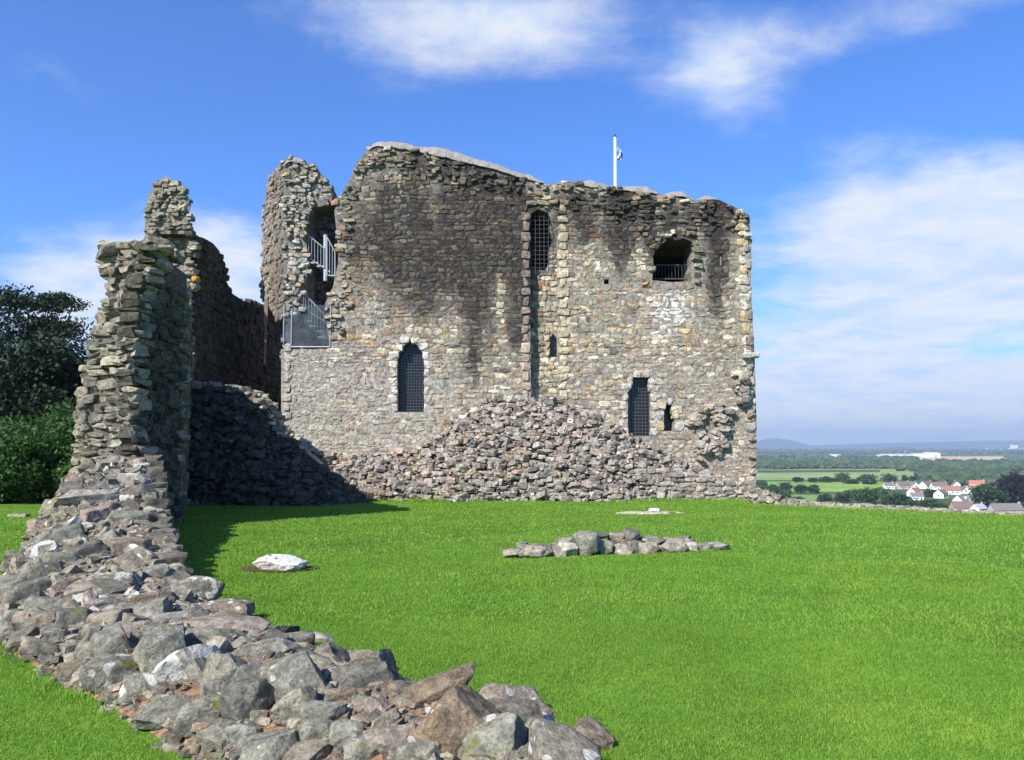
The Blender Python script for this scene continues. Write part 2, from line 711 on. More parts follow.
def keep_rgb(px, py, rng):
    c = rng.choices(PALC, PALW)[0]
    f_ = rng.uniform(.62, 1.3)
    c = (c[0] * f_ * .87, c[1] * f_ * .82, c[2] * f_ * .69)
    lime = smooth(335, 390, py) * smooth(500, 420, px) + .7 * smooth(330, 400, py) * smooth(600, 660, px)
    lime = min(1, lime) * .45
    c = lerp(c, (.31, .288, .25), lime)
    if 281 < px < 335 and py > 345:
        c = lerp(c, (.34, .34, .28), .4)
    # lime run under the high window
    w = math.exp(-((px - 672) / 17) ** 2 - ((py - 312) / 17) ** 2) + .4 * math.exp(-((px - 405) / 6) ** 2 - ((py - 215) / 35) ** 2)
    c = lerp(c, (.62, .60, .56), min(.85, w * rng.uniform(.5, 1.3)))
    return lerp(c, DARK, stain(px, py) * rng.uniform(.78, 1.0))


def mortar_rgb(px, py):
    return lerp(lerp((.23, .205, .175), (.29, .268, .235), smooth(340, 400, py) * smooth(520, 430, px)), (.036, .03, .028), min(1, stain(px, py) * 1.15))


def ruin_rgb(rng, k=1.0):
    c = RUINP[rng.randrange(len(RUINP))]
    f = rng.uniform(.7, 1.15) * k * .86
    return (c[0] * f * 1.06, c[1] * f * .98, c[2] * f * .84, 0.0)


# ================================================================== THE KEEP
YK = 30.5
kx0 = at(281, 505, YK)[0]
keep = thing('castle_keep', (0.5, YK, 0), 'large ruined stone castle keep with grilled windows, dark stained upper wall and pale capping', 'castle')


def Kp(pts, Y=YK):
    o = []
    for px, py in pts:
        q = at(px, py, Y)
        o.append((q[0], q[2]))
    return o


P0K, dK, nK, _ = plane_frame((0, YK), (1, YK))
OUT = [(281, 505), (281, 349), (330, 349), (327, 330), (325, 303), (333, 286), (338, 262), (337, 235), (334, 211), (339, 199), (346, 186),
       (353, 172), (362, 156), (370, 146), (385, 145), (410, 149), (440, 156), (470, 162), (500, 170), (520, 177), (545, 184), (572, 181),
       (600, 187), (640, 191), (670, 196), (690, 200), (718, 199), (735, 207), (750, 215), (752, 300), (755, 360), (757, 430), (756, 505)]
ARCH = [(397, 412), (397, 360), (399, 352), (404, 345), (410, 340), (417, 345), (422, 352), (424, 360), (424, 412)]
DOOR = [(628, 436), (628, 392), (632, 386), (633, 377), (650, 377), (648, 386), (651, 393), (651, 436)]
SMALLW = [(664, 431), (664, 411), (667, 403), (672, 405), (671, 413), (675, 420), (674, 431)]
BIGW = [(652, 280), (654, 268), (653, 256), (657, 247), (663, 243), (668, 239), (676, 240), (684, 238), (691, 241), (695, 247), (691, 256), (692, 264), (690, 271), (693, 281), (672, 282)]
SLOT = [(531, 399), (530, 300), (530, 214), (538, 209), (548, 212), (551, 220), (556, 240), (558, 270), (559, 330), (559, 405)]
PUT = [(604, 284), (604, 279), (609, 279), (609, 284)]
SLITR = [(719, 265), (719, 254), (722, 254), (722, 265)]
POLYK = Kp(OUT)
HOLES = [Kp(h) for h in (ARCH, DOOR, SMALLW, BIGW, SLOT, PUT, SLITR)]
TOPLINE = Kp(OUT[9:29])


def kcol(u, z, rng):
    px, py = proj(u, YK, z)
    return keep_rgb(px, py, rng)


def kmort(u, z):
    px, py = proj(u, YK, z)
    return mortar_rgb(px, py)


def krough(u, z):
    zt = interp(TOPLINE, u)
    r = smooth(1.5, .7, zt - z + .35 * pnoise(u * .7, z * .5, 5))
    px, py = proj(u, YK, z)
    if px < 350 and py < 340:
        r = max(r, .8)
    if 640 < px < 702 and 225 < py < 245:
        r = max(r, .9)
    if 694 < px < 700 and 240 < py < 285:
        r = max(r, .6)
    if 686 < px < 732 and 398 < py < 455:
        d = abs(math.hypot((px - 709) / 20, (py - 430) / 26) - .75)
        if d < .35:
            r = max(r, 1.0)
    if 736 < px < 750 and 370 < py < 400:
        r = max(r, 1.0)
    return r


rk = random.Random(11)
A_ = Acc()
prism(A_, P0K, dK, nK, [(u, max(z, -.4)) for u, z in POLYK], HOLES, -.026, 1.9, kmort)
lay(A_, P0K, dK, nK, POLYK, HOLES, kcol, rk, h=(.12, .25), w=(.15, .44), prot=(-.012, .014), rough=krough, edge=.4, gaps=.02)


def surround(acc, hole_px, cols, Y, rng, t=.26, prot=.03, skip_bottom=True):
    pts = Kp(hole_px, Y)
    cx = sum(p[0] for p in pts) / len(pts)
    cz = sum(p[1] for p in pts) / len(pts)
    n_ = len(pts)
    zmin = min(p[1] for p in pts)
    for i in range(n_):
        a = np.array(pts[i])
        b_ = np.array(pts[(i + 1) % n_])
        if skip_bottom and a[1] < zmin + .05 and b_[1] < zmin + .05:
            continue
        L = np.linalg.norm(b_ - a)
        k = max(1, round(L / .34))
        e = (b_ - a) / L
        nn = np.array([-e[1], e[0]])
        if nn @ (a - np.array([cx, cz])) < 0:
            nn = -nn
        for j in range(k):
            m_ = a + (b_ - a) * (j + .5) / k
            ln = t * (1.45 if (j + i) % 2 else .95)
            c = m_ + nn * (ln / 2 - .02)
            sz = (ln, .36, L / k * .96) if abs(e[1]) > .6 else (L / k * .98, .36, ln)
            put_stone(acc, P0K + dK * c[0] + nK * (prot - .18) + np.array([0, Y - YK, c[1]]), sz, dK, nK, cols[rng.randrange(len(cols))], BRICKS, rng, .02)


surround(A_, ARCH, [(.42, .39, .33), (.48, .43, .37), (.38, .33, .28), (.5, .47, .42)], YK, rk)
surround(A_, DOOR, [(.36, .33, .29), (.42, .36, .30), (.40, .37, .33)], YK, rk)
surround(A_, SMALLW, [(.44, .36, .24), (.40, .32, .2), (.36, .34, .31)], YK, rk, .3)
# quoins beside the tall recess and on the right-hand corner
for pxl, y0, y1, wd, cl in ((564, 205, 400, .36, [(.40, .34, .22), (.45, .39, .28), (.36, .31, .22)]),
                            (526, 214, 400, .30, [(.36, .27, .21), (.40, .34, .27), (.30, .24, .2)]),
                            (285.5, 349, 446, .30, [(.33, .31, .26), (.37, .33, .26), (.30, .28, .23)]),
                            (747.5, 218, 430, .34, [(.40, .35, .28), (.34, .31, .27), (.44, .41, .36), (.42, .33, .2)])):
    z1 = at(pxl, y0, YK)[2]
    z = at(pxl, y1, YK)[2]
    i = 0
    while z < z1:
        hh = rk.uniform(.28, .45)
        ww = wd * (1.3 if i % 2 else .85)
        q = at(pxl + (0 if pxl < 700 else 5.5 * smooth(3.2, -.0, z / 3.0)), 447, YK)
        c = cl[rk.randrange(len(cl))]
        px, py = proj(q[0], YK, z)
        c = lerp(c, DARK, stain(px, py) * .55)
        put_stone(A_, np.array([q[0], YK + .13, z + hh / 2]), (ww, .36, hh * .95), dK, nK, c, BRICKS, rk, .02)
        z += hh
        i += 1
# projecting string stone near the right corner
q0 = at(741, 356, YK)
q1 = at(758, 356, YK)
put_stone(A_, np.array([(q0[0] + q1[0]) / 2, YK - .05, q0[2]]), (q1[0] - q0[0], .5, .22), dK, nK, (.46, .43, .38), BRICKS, rk, .01)
# recessed panel behind the tall slot
YR = YK + .44
RHT = [(528, 262), (528, 216), (534, 211), (541, 214), (545, 209), (552, 217), (549, 228), (553, 240), (548, 252), (549, 262), (545, 271), (536, 269)]
RSL = [(550, 357), (550, 339), (553, 333), (557, 339), (557, 357)]
PN = Kp([(522, 412), (522, 203), (566, 203), (566, 412)], YR)
P0R, dR, nR, _ = plane_frame((0, YR), (1, YR))
RH = [Kp(RHT, YR), Kp(RSL, YR)]
prism(A_, P0R, dR, nR, PN, RH, -.035, .9, kmort)
lay(A_, P0R, dR, nR, PN, RH, kcol, rk, h=(.13, .25), w=(.15, .4), prot=(-.01, .03), thick=.25)
for z_ in np.arange(at(550, 357, YR)[2], at(550, 333, YR)[2], .3):
    for pxq in (547.5, 559.5):
        q = at(pxq, 345, YR)
        put_stone(A_, np.array([q[0], YR + .1, z_ + .15]), (.16, .3, .27), dR, nR, (.42, .34, .2), BRICKS, rk, .02)
# flanks, rear wall, floor and roof slabs added, coloured dark for interior shade
xr = at(756, 400, YK)[0]
for xx, yy0, yy1, nx in ((kx0 + .02, YK + 3.6, YK + 13, -1), (xr - .05, YK + .1, YK + 13, 1)):
    if nx > 0:
        P0s, ds, ns, Ls = plane_frame((xx, yy0), (xx, yy1))
    else:
        P0s, ds, ns, Ls = plane_frame((xx, yy1), (xx, yy0))
    pl = [(0, -40.0 if False else -3.0), (Ls, -3.0), (Ls, 10.2), (0, 10.6)]
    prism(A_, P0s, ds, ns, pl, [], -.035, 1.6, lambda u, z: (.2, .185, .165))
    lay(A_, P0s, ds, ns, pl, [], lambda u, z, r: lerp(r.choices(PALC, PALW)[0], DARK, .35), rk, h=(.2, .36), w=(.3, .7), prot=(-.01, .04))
P0s, ds, ns, Ls = plane_frame((xr, YK + 13), (kx0, YK + 13))
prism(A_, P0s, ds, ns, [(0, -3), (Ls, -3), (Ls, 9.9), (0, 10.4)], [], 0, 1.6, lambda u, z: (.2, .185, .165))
box(A_, ((kx0 + xr) / 2 + .4, YK + 7.2, 9.9), (xr - kx0 - 2.0, 11.2, .5), (.05, .045, .04))
box(A_, ((kx0 + xr) / 2 + .4, YK + 7.2, 5.2), (xr - kx0 - 2.0, 11.2, .4), (.05, .045, .04))
qa, qb = at(524, 272, YR + .9), at(572, 200, YR + .9)
box(A_, ((qa[0] + qb[0]) / 2, YR + 1.9, (qa[2] + qb[2]) / 2), (qb[0] - qa[0] + .6, .3, qb[2] - qa[2]), (.06, .055, .05))  # dark panel and lid added behind the slot opening to stand for inner shade
box(A_, ((qa[0] + qb[0]) / 2, YR + 1.3, qb[2] - .25), (qb[0] - qa[0] + .6, 1.2, .2), (.06, .055, .05))
for k in range(46):
    i = rk.randrange(len(BIGW))
    p_, q_ = BIGW[i], BIGW[(i + 1) % len(BIGW)]
    t_ = rk.random()
    bx, by = p_[0] + (q_[0] - p_[0]) * t_, p_[1] + (q_[1] - p_[1]) * t_
    c = at(bx + (bx - 672) * .22 + rk.gauss(0, 1.5), by + (by - 263) * .22 + rk.gauss(0, 1.2), YK + rk.uniform(-.02, .35))
    if p_[1] > 276 and q_[1] > 276:
        continue
    put_stone(A_, c, (rk.uniform(.2, .4), .45, rk.uniform(.12, .22)), dK, nK, lerp(keep_rgb(600, 330, rk), DARK, .35), ROCKS3, rk, .2)
A_.build('wall', M['keep'], keep)

_unused = None
# ---- broken stair turret on the left
TUR = [(283, 349), (283, 160), (289, 157), (297, 158), (308, 163), (320, 172), (328, 182), (332, 194), (331, 203), (320, 206), (311, 207),
       (308, 218), (306, 240), (307, 268), (304, 296), (303, 312), (291, 314), (290, 349)]
rt = random.Random(5)


def tcol(u, z, rng):
    c = rng.choices(PALC, PALW)[0]
    g = pnoise(u * .8, z * .25, 2.2)
    c = lerp(c, (.20, .19, .16), .35 + .3 * g)
    return lerp(c, DARK, max(0, min(.6, .25 + .8 * pnoise(u * .9, z * .12, 7.7))))


A_ = Acc()
PT = Kp(TUR)
prism(A_, P0K, dK, nK, PT, [], -.05, 1.4, lambda u, z: (.15, .135, .115))
lay(A_, P0K, dK, nK, PT, [], tcol, rt, h=(.14, .26), w=(.18, .42), prot=(-.03, .05), rough=lambda u, z: .75)
pL = at(262, 300, YK + 2.7)
pR = at(283, 300, YK)
P0s, ds, ns, Ls = plane_frame((pL[0], pL[1]), (pR[0], pR[1]))


def side_uz(px, py):
    d = ray(px, py)
    # intersect with the oblique face plane
    t = ((P0s - CAM) @ ns) / (d @ ns)
    q = CAM + d * t
    return ((q - P0s) @ ds, q[2])


sp_ = [side_uz(*p) for p in ((262, 300), (261.5, 250), (263, 205), (266, 190), (272, 173), (278, 164), (283, 160), (283, 322), (276, 318), (271, 312), (267, 300))]
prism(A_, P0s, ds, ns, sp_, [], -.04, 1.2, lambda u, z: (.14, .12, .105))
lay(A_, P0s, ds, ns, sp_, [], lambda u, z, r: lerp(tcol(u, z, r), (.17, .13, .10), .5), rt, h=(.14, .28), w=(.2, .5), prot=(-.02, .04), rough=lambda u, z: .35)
# back of the stair well
P0b, db, nb, _ = plane_frame((0, YK + 2.6), (1, YK + 2.6))
bp = Kp([(283, 360), (283, 200), (300, 200), (330, 206), (352, 204), (352, 360)], YK + 2.6)
prism(A_, P0b, db, nb, bp, [], 0, .8, lambda u, z: (.13, .12, .105))
lay(A_, P0b, db, nb, bp, [], tcol, rt, h=(.16, .3), w=(.2, .5), prot=(0, .05))
# stones bridging the cleft at the top
for k in range(9):
    q = at(330 + k * 1.1, 201 + rt.uniform(-1, 3), YK + rt.uniform(.1, .7))
    put_stone(A_, q, (.3, .4, .22), dK, nK, (.30, .19, .13), ROCKS2, rt, .2)
turret = A_.build('turret', M['keep'], keep)

# ---- pale capping on the wall heads
A_ = Acc()


def capping(acc, pts, depth, hgt, Y0, rng):
    line = Kp(pts, Y0)
    n_ = 0
    us = np.arange(line[0][0], line[-1][0], .18)
    K = 9
    V = []
    for i, u in enumerate(us):
        z = interp(line, u)
        e = min(1, min(i, len(us) - 1 - i) / 3.0)
        for j in range(K):
            a = math.pi * j / (K - 1)
            yy = Y0 + depth / 2 - math.cos(a) * depth / 2 * (1 + .05 * pnoise(u, j, 2))
            hz = hgt * (.35 + .65 * e) * math.sin(a) ** .6 * (1 + .5 * pnoise(u * .9, j * .3, 6)) + .06 * pnoise(u * 2.6, j * .8, 1) + .04 * pnoise(u * 7, j * 1.3, 3)
            V.append((u, yy, z - .12 + hz))
    fs = []
    for i in range(len(us) - 1):
        for j in range(K - 1):
            a = i * K + j
            fs += [[a, a + K, a + 1], [a + 1, a + K, a + K + 1]]
    acc.add(V, fs, (.5, .45, .42))


capping(A_, [(368, 147), (374, 143), (400, 145), (430, 151), (460, 158), (490, 165), (520, 174), (548, 181)], 1.9, .42, YK - .06, rk)
capping(A_, [(548, 183), (560, 181), (574, 179)], 1.8, .24, YK, rk)
capping(A_, [(577, 182), (600, 185), (630, 188), (655, 190), (664, 194)], 1.9, .34, YK - .04, rk)
capping(A_, [(660, 195), (672, 193), (684, 193), (694, 198)], 1.8, .36, YK - .03, rk)
capping(A_, [(696, 199), (708, 196), (722, 198)], 1.7, .28, YK, rk)
capping(A_, [(284, 162), (291, 158), (300, 159), (310, 165)], 1.3, .42, YK - .06, rk)
A_.build('capping', M['cap'], keep, True)

# ---- rubble plinth and low coursed wall along the foot
rp = random.Random(21)
PTOP = [(281, 441), (300, 447), (340, 456), (385, 455), (420, 447), (448, 432), (460, 412), (478, 403), (500, 400), (520, 399), (545, 398), (562, 402),
        (585, 411), (604, 420), (630, 434), (640, 442), (660, 451), (690, 466), (720, 478), (745, 486), (760, 492)]
line = []
for px, py in PTOP:
    top = at(px, py, YK - .12)
    thick = 1.0 + .9 * smooth(1.0, 3.5, top[2])
    line.append((top[0], YK - .12 - thick, YK - .1, top[2]))


def plcol(x, z, rng):
    c = rng.choices(PALC, PALW)[0]
    c = lerp(c, (.29, .25, .20), .5)
    f = rng.uniform(.6, 1.05)
    if rng.random() < .05:
        return (.36, .28, .24, 0)
    return (c[0] * f, c[1] * f, c[2] * f, .05)


A_ = Acc()
rubble_slope(A_, line, plcol, rp, 3900, (.13, .42), .5, ROCKS3, .12, .14, .32)
# coursed stump at the foot of the right half
lw = []
for px, py in ((430, 484), (520, 478), (600, 472), (660, 470), (700, 476), (735, 482), (755, 489)):
    q = at(px, py, YK - 1.35)
    lw.append((q[0], q[2]))
P0s, ds, ns, _ = plane_frame((0, YK - 1.3), (1, YK - 1.3))
pl = lw + [(lw[-1][0] + .2, -.3), (lw[0][0] - .1, -.3)]
prism(A_, P0s, ds, ns, pl, [], -.05, .8, lambda u, z: (.19, .175, .15))
lay(A_, P0s, ds, ns, pl, [], plcol, rp, h=(.1, .2), w=(.16, .44), prot=(-.03, .05), rough=lambda u, z: .3, wave=.04)
# corbelled lump and tooth stones on the lower right wall
for k in range(120):
    a = rp.uniform(0, 6.28)
    rr = rp.gauss(.8, .16)
    px, py = 709 + 19 * rr * math.cos(a), 430 + 27 * rr * math.sin(a)
    if px < 700 and py > 425:
        continue
    q = at(px, py, YK - rp.uniform(-.05, .12))
    put_stone(A_, q, (rp.uniform(.18, .42), .4, rp.uniform(.12, .26)), dK, nK, plcol(0, 0, rp), ROCKS2, rp, .25)
for k in range(26):
    q = at(743 + rp.gauss(0, 3), rp.uniform(374, 402), YK - rp.uniform(0, .2))
    put_stone(A_, q, (rp.uniform(.18, .36), .4, rp.uniform(.12, .24)), dK, nK, plcol(0, 0, rp), ROCKS2, rp, .25)
A_.build('rubble_plinth', M['keep'], keep)


# ---- windows and grilles
def grille_window(poly_px, Y, depth, name, bar=.018, step=.15, pane=True, label=None):
    pts = Kp(poly_px, YK)
    us = [p[0] for p in pts]
    zs = [p[1] for p in pts]
    Yw = Y + depth
    a = Acc()
    cx, cz = (min(us) + max(us)) / 2, (min(zs) + max(zs)) / 2
    if pane:
        box(a, (cx, Yw + .06, cz), (max(us) - min(us) + .3, .03, max(zs) - min(zs) + .3))
        w = a.build(name, M['pane'], keep, origin=(cx, Yw, cz))
    else:
        w = None
    g = Acc()
    u = min(us) - .05
    while u < max(us) + .1:
        tube(g, (u, Yw, min(zs) - .1), (u, Yw, max(zs) + .1), bar, n=5)
        u += step
    z = min(zs)
    while z < max(zs) + .1:
        tube(g, (min(us) - .1, Yw - .012, z), (max(us) + .1, Yw - .012, z), bar, n=5)
        z += step
    gg = g.build('grille', M['iron2'], w if w else keep, origin=(cx, Yw, cz))
    if label:
        (w or gg)['label'] = label
    return w


M['iron2'] = mat_plain('window_bars', (.07, .075, .085), .55, .3, 12)
grille_window(ARCH, YK, .4, 'window', .009, .11, label='pointed arched window with a dark grille')
grille_window(DOOR, YK, .35, 'doorway', .011, .13, label='tall doorway with a ragged head and iron grille')
grille_window(SMALLW, YK, .5, 'window', .01, .14, label='small broken window beside the tall doorway')
grille_window(RSL, YK, .62, 'window', .01, .4, label='narrow slit window in the tall recess')
grille_window(RHT, YK, .22, 'window', .010, .17, pane=False)
# high ragged window: railing and floor behind
a = Acc()
y0 = at(654, 279, YK + .75)
y1 = at(696, 279, YK + .75)
zt = at(654, 265, YK + .75)[2]
for z in (zt, y0[2]):
    tube(a, (y0[0] - .3, YK + .75, z), (y1[0] + .3, YK + .75, z), .025)
for u in np.arange(y0[0] - .2, y1[0] + .3, .13):
    tube(a, (u, YK + .75, y0[2]), (u, YK + .75, zt), .008, n=5)
o = a.build('railing', M['iron2'], keep)
o['label'] = 'metal railing inside the high ragged window'

# ---- spiral stair in the cleft (treads, newel and balustrades)
YS = YK + .12


def flight(steps, rail, name):
    a = Acc()
    for (p, q) in steps:
        A0 = at(p[0], p[1], YS)
        A1 = at(q[0], p[1], YS)
        box(a, ((A0[0] + A1[0]) / 2, YS + .52, A0[2]), (A1[0] - A0[0] + .03, 1.0, .05))
    o = a.build(name, M['steel'], keep)
    b_ = Acc()
    for (p, q, bl, br) in rail:
        A0 = at(p[0], p[1], YS)
        A1 = at(q[0], q[1], YS)
        B0 = at(p[0], bl, YS)
        B1 = at(q[0], br, YS)
        tube(b_, A0, A1, .024)
        tube(b_, B0, B1, .018)
        n_ = max(2, int(abs(A1[0] - A0[0]) / .105))
        for i in range(n_ + 1):
            t = i / n_
            r_ = .026 if i in (0, n_) else .012
            tube(b_, A0 + (A1 - A0) * t, B0 + (B1 - B0) * t, r_, n=6)
    b_.build('balustrade', M['steel'], o)
    return o


flight([((305, 259), (311.5, 259)), ((311, 262.5), (317.5, 262.5)), ((317, 266), (324.5, 266)), ((324, 271), (330, 271)), ((329, 275.5), (335, 275.5))],
       [((305.5, 233), (324, 248), 256, 268), ((327, 237), (335, 252), 275.5, 276)], 'stair')
flight([((305, 321), (311, 321)), ((310, 326), (316, 326)), ((315, 331), (322, 331)), ((318, 337), (326, 337))],
       [((305.5, 295), (324, 314), 324, 337), ((305.5, 310), (324, 321), 324, 337)], 'stair')
a = Acc()
tube(a, at(325.6, 281, YS + .1), at(325.6, 235, YS + .1), .085, n=10)
a.build('newel', M['steel'], keep)
# ---- transparent screen round the landing
a = Acc()
c0, c1 = at(283.5, 347, YK + .03), at(331, 305, YK + .03)
box(a, ((c0[0] + c1[0]) / 2, YK + .02, (c0[2] + c1[2]) / 2), (c1[0] - c0[0], .02, c1[2] - c0[2]))
scr = a.build('screen', M['glass'], keep)
scr['label'] = 'transparent screen round the stair landing'
a = Acc()
for u in (c0[0], c0[0] + .3, c1[0]):
    tube(a, (u, YK, c0[2]), (u, YK, c1[2]), .022)
for z in (c0[2],):
    tube(a, (c0[0], YK, z), (c1[0], YK, z), .025)
a.build('frame', M['steel'], scr)
# ---- pale upright prop under the turret
a = Acc()
q = at(265, 365, YK + 2.2)
q2 = at(264, 299, YK + 2.2)
box(a, (q[0], YK + 2.2, (q[2] + q2[2]) / 2), (.08, .08, q2[2] - q[2]))
box(a, (q[0], YK + 2.2, q2[2] - .55), (.15, .14, 1.1))
a.build('prop', M['timber'], keep)

# ---- flagpole on the roof
fp = at(615, 190, YK + 5)
fp[2] = 10.15
flagpole = thing('flagpole', fp, 'white flagpole with a drooping blue flag, standing on top of the keep', 'flagpole')
top = at(615, 137, YK + 5)
a = Acc()
tube(a, fp, top, .085, .055, n=10)
a.build('pole', M['white'], flagpole, True)
a = Acc()
tube(a, top, top + np.array([0, 0, .12]), .075, .04, n=8)
a.build('finial', M['iron'], flagpole)
a = Acc()
ft = at(617, 147, YK + 5)
fb = at(618, 158.5, YK + 5)
NZ, NU = 22, 12
V, C = [], []
for i in range(NZ + 1):
    for j in range(NU + 1):
        s, t = i / NZ, j / NU
        z = ft[2] + (fb[2] - ft[2]) * s
        w_ = .06 + .22 * t * (.6 + .4 * math.sin(s * 3))
        x = fp[0] + .08 + w_ + .05 * math.sin(j * 1.9 + s * 2)
        y = YK + 5 + .09 * math.cos(j * 1.7 + s * 2.5)
        V.append((x, y, z - .10 * t))
        C.append((.70, .72, .75) if abs(t - s) < .13 or abs(t + s - 1) < .13 else (.03, .13, .5))
fs = []
for i in range(NZ):
    for j in range(NU):
        q = i * (NU + 1) + j
        fs += [[q, q + NU + 1, q + 1], [q + 1, q + NU + 1, q + NU + 2]]
a.add(V, fs, C)
a.build('flag', M['flag'], flagpole, True)

# ================================================================== TALL WALL ON THE LEFT (pinnacle + dark curtain)
ra = random.Random(31)
tw = thing('ruined_wall', (-12.6, 31, 0), 'tall dark ruined wall with a lit stone pinnacle, seen behind the broken pier', 'wall')


def rcol(u, z, rng):
    return ruin_rgb(rng)


YA = 30.2
P0s, ds, ns, _ = plane_frame((0, YA), (1, YA))
PIN = [(145, 520), (145, 214), (148, 196), (154, 185), (160, 180), (166, 175), (174, 181), (183, 189), (189, 199), (190, 225), (191, 260), (191, 520)]
pp = Kp(PIN, YA)
A_ = Acc()
prism(A_, P0s, ds, ns, pp, [], -.05, .9, lambda u, z: (.2, .185, .16))
A_.v[-1][:, 0] -= .46 * np.maximum(0, A_.v[-1][:, 1] - YA)
lay(A_, P0s, ds, ns, pp, [], rcol, ra, h=(.13, .26), w=(.16, .4), prot=(-.03, .06), rough=lambda u, z: .8, tmpl=BRICKS)
for k in range(26):
    q = at(ra.uniform(184, 196), ra.uniform(236, 290), YA - ra.uniform(0, .25))
    put_stone(A_, q, (ra.uniform(.2, .45), .4, ra.uniform(.14, .3)), ds, ns, ruin_rgb(ra), ROCKS2, ra, .3)
A_.build('pinnacle', M['ruin'], tw)
A_ = Acc()
P0s, ds, ns, Ls = plane_frame((-12.05, 30.4), (-12.4, 52))


def a_uz(px, py):
    d = ray(px, py)
    t = ((P0s - CAM) @ ns) / (d @ ns)
    q = CAM + d * t
    return ((q - P0s) @ ds, q[2])


ap = [a_uz(*p) for p in ((192, 234), (205, 238), (214, 243), (220, 250), (225, 262), (228, 282), (234, 294), (245, 301), (262, 305), (285, 310), (300, 312))]
pl = [(0, -3.0)] + [(0, ap[0][1])] + ap + [(ap[-1][0], -3.0)]
prism(A_, P0s, ds, ns, pl, [], -.05, 1.3, lambda u, z: (.05, .046, .042))  # core coloured near black to match the painted shade of the stones
lay(A_, P0s, ds, ns, pl, [], lambda u, z, r: ruin_rgb(r, .28), ra, h=(.2, .36), w=(.25, .6), prot=(-.03, .05), rough=lambda u, z: .35)  # stone colour darkened to deepen the shade on this face
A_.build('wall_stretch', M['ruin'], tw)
# ochre stone catching the sun on the pinnacle's edge
a = Acc()
put_stone(a, at(196, 279, YA - .3), (.3, .3, .2), dK, nK, (.5, .27, .06), BRICKS, ra, .02)
o = a.build('stone', M['ruin'], tw)
o['label'] = 'small ochre stone on the sunlit edge'

# ================================================================== LOW SHADED WALL between the two
rb = random.Random(41)
lwall = thing('low_wall', (-8.5, 27, 0), 'low ruined wall in deep shade with only its top stones sunlit, left of the keep', 'wall')
A_ = Acc()
line = []
for px, py in ((178, 384), (195, 386), (215, 388), (240, 392), (258, 399), (268, 412), (276, 430), (290, 440), (304, 451), (320, 465), (338, 480), (352, 493), (366, 497)):
    q = at(px, py, 27.7)
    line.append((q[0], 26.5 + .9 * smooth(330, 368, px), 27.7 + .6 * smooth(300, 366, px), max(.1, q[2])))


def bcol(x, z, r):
    return ruin_rgb(r, .36)  # face stones darkened in colour to imitate deep shade


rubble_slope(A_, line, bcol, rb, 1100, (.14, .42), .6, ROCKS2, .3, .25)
# flat top behind
V, fs, C = [], [], []
for i, q in enumerate(line):
    V += [(q[0], q[2], q[3]), (q[0], q[2] + 1.1, q[3] - .1), (q[0], q[2] + 1.3, -.2)]
    C += [(.2, .19, .17)] * 3
for i in range(len(line) - 1):
    a_ = i * 3
    for j in (0, 1):
        fs += [[a_ + j, a_ + 3 + j, a_ + j + 1], [a_ + j + 1, a_ + 3 + j, a_ + 4 + j]]
A_.add(V, fs, C)
for k in range(150):
    px = rb.uniform(180, 285)
    x = at(px, 400, 27.9)[0]
    zt_ = interp([(q[0], q[3]) for q in line], x)
    sz = rb.uniform(.16, .42)
    Vt, Fc = ROCKS2[rb.randrange(16)]
    S = Vt * np.array([sz / 2 * 1.2, sz / 2, sz / 2 * .6])
    S = S @ (rotz(rb.uniform(0, 6)) @ rotx(rb.gauss(0, .2))).T
    A_.add(S + np.array([x, rb.uniform(27.4, 28.8), zt_ + rb.uniform(-.05, .12)]), Fc, ruin_rgb(rb, 1.1))  # top stones coloured much lighter than the face, as if sunlit
A_.build('masonry', M['ruin'], lwall)

# thin wire fence closing the gap
wf = thing('wire_fence', at(272, 447, 31.5) * np.array([1, 1, 0]) + np.array([0, 0, 1.8]), 'thin wire fence closing the dark gap beside the keep', 'fence')
for pxq in (261, 281.5):
    a = Acc()
    tube(a, at(pxq, 450, 31.5), at(pxq, 423, 31.5), .022, n=6)
    a.build('post', M['steel'], wf, origin=at(pxq, 450, 31.5))
a = Acc()
for yy in (425, 431, 437):
    tube(a, at(261, yy, 31.5), at(281.5, yy, 31.5), .008, n=5)
a.build('wire', M['steel'], wf)

# ================================================================== FOREGROUND CURTAIN WALL: tumbled footing, heap and broken pier
rc = random.Random(51)
curtain = thing('curtain_wall', (-4.5, 11, 0), 'broken curtain wall running from tumbled lichen-spotted boulders in the foreground up to a jagged pier', 'wall')
# plan: left edge, right edge, crest height, by station
ST = [  # t, left (x,y), right (x,y), height
    (0, (-.2, 3.4), (1.0, 3.75), .30),
    (1, (-.95, 4.1), (.42, 4.95), .36),
    (2, (-1.96, 5.04), (-.72, 6.25), .32),
    (3, (-3.6, 6.56), (-2.2, 7.85), .27),
    (4, (-5.0, 7.9), (-3.0, 8.95), .26),
    (5, (-6.3, 9.7), (-4.3, 10.9), .40),
    (6, (-7.3, 11.8), (-5.15, 12.4), .62),
    (7, (-8.7, 14.6), (-6.45, 15.2), 1.05),
    (8, (-9.9, 17.2), (-7.55, 17.6), 1.55),
    (9, (-10.6, 19.5), (-8.7, 19.8), 1.9),
]
TT = [s[0] for s in ST]


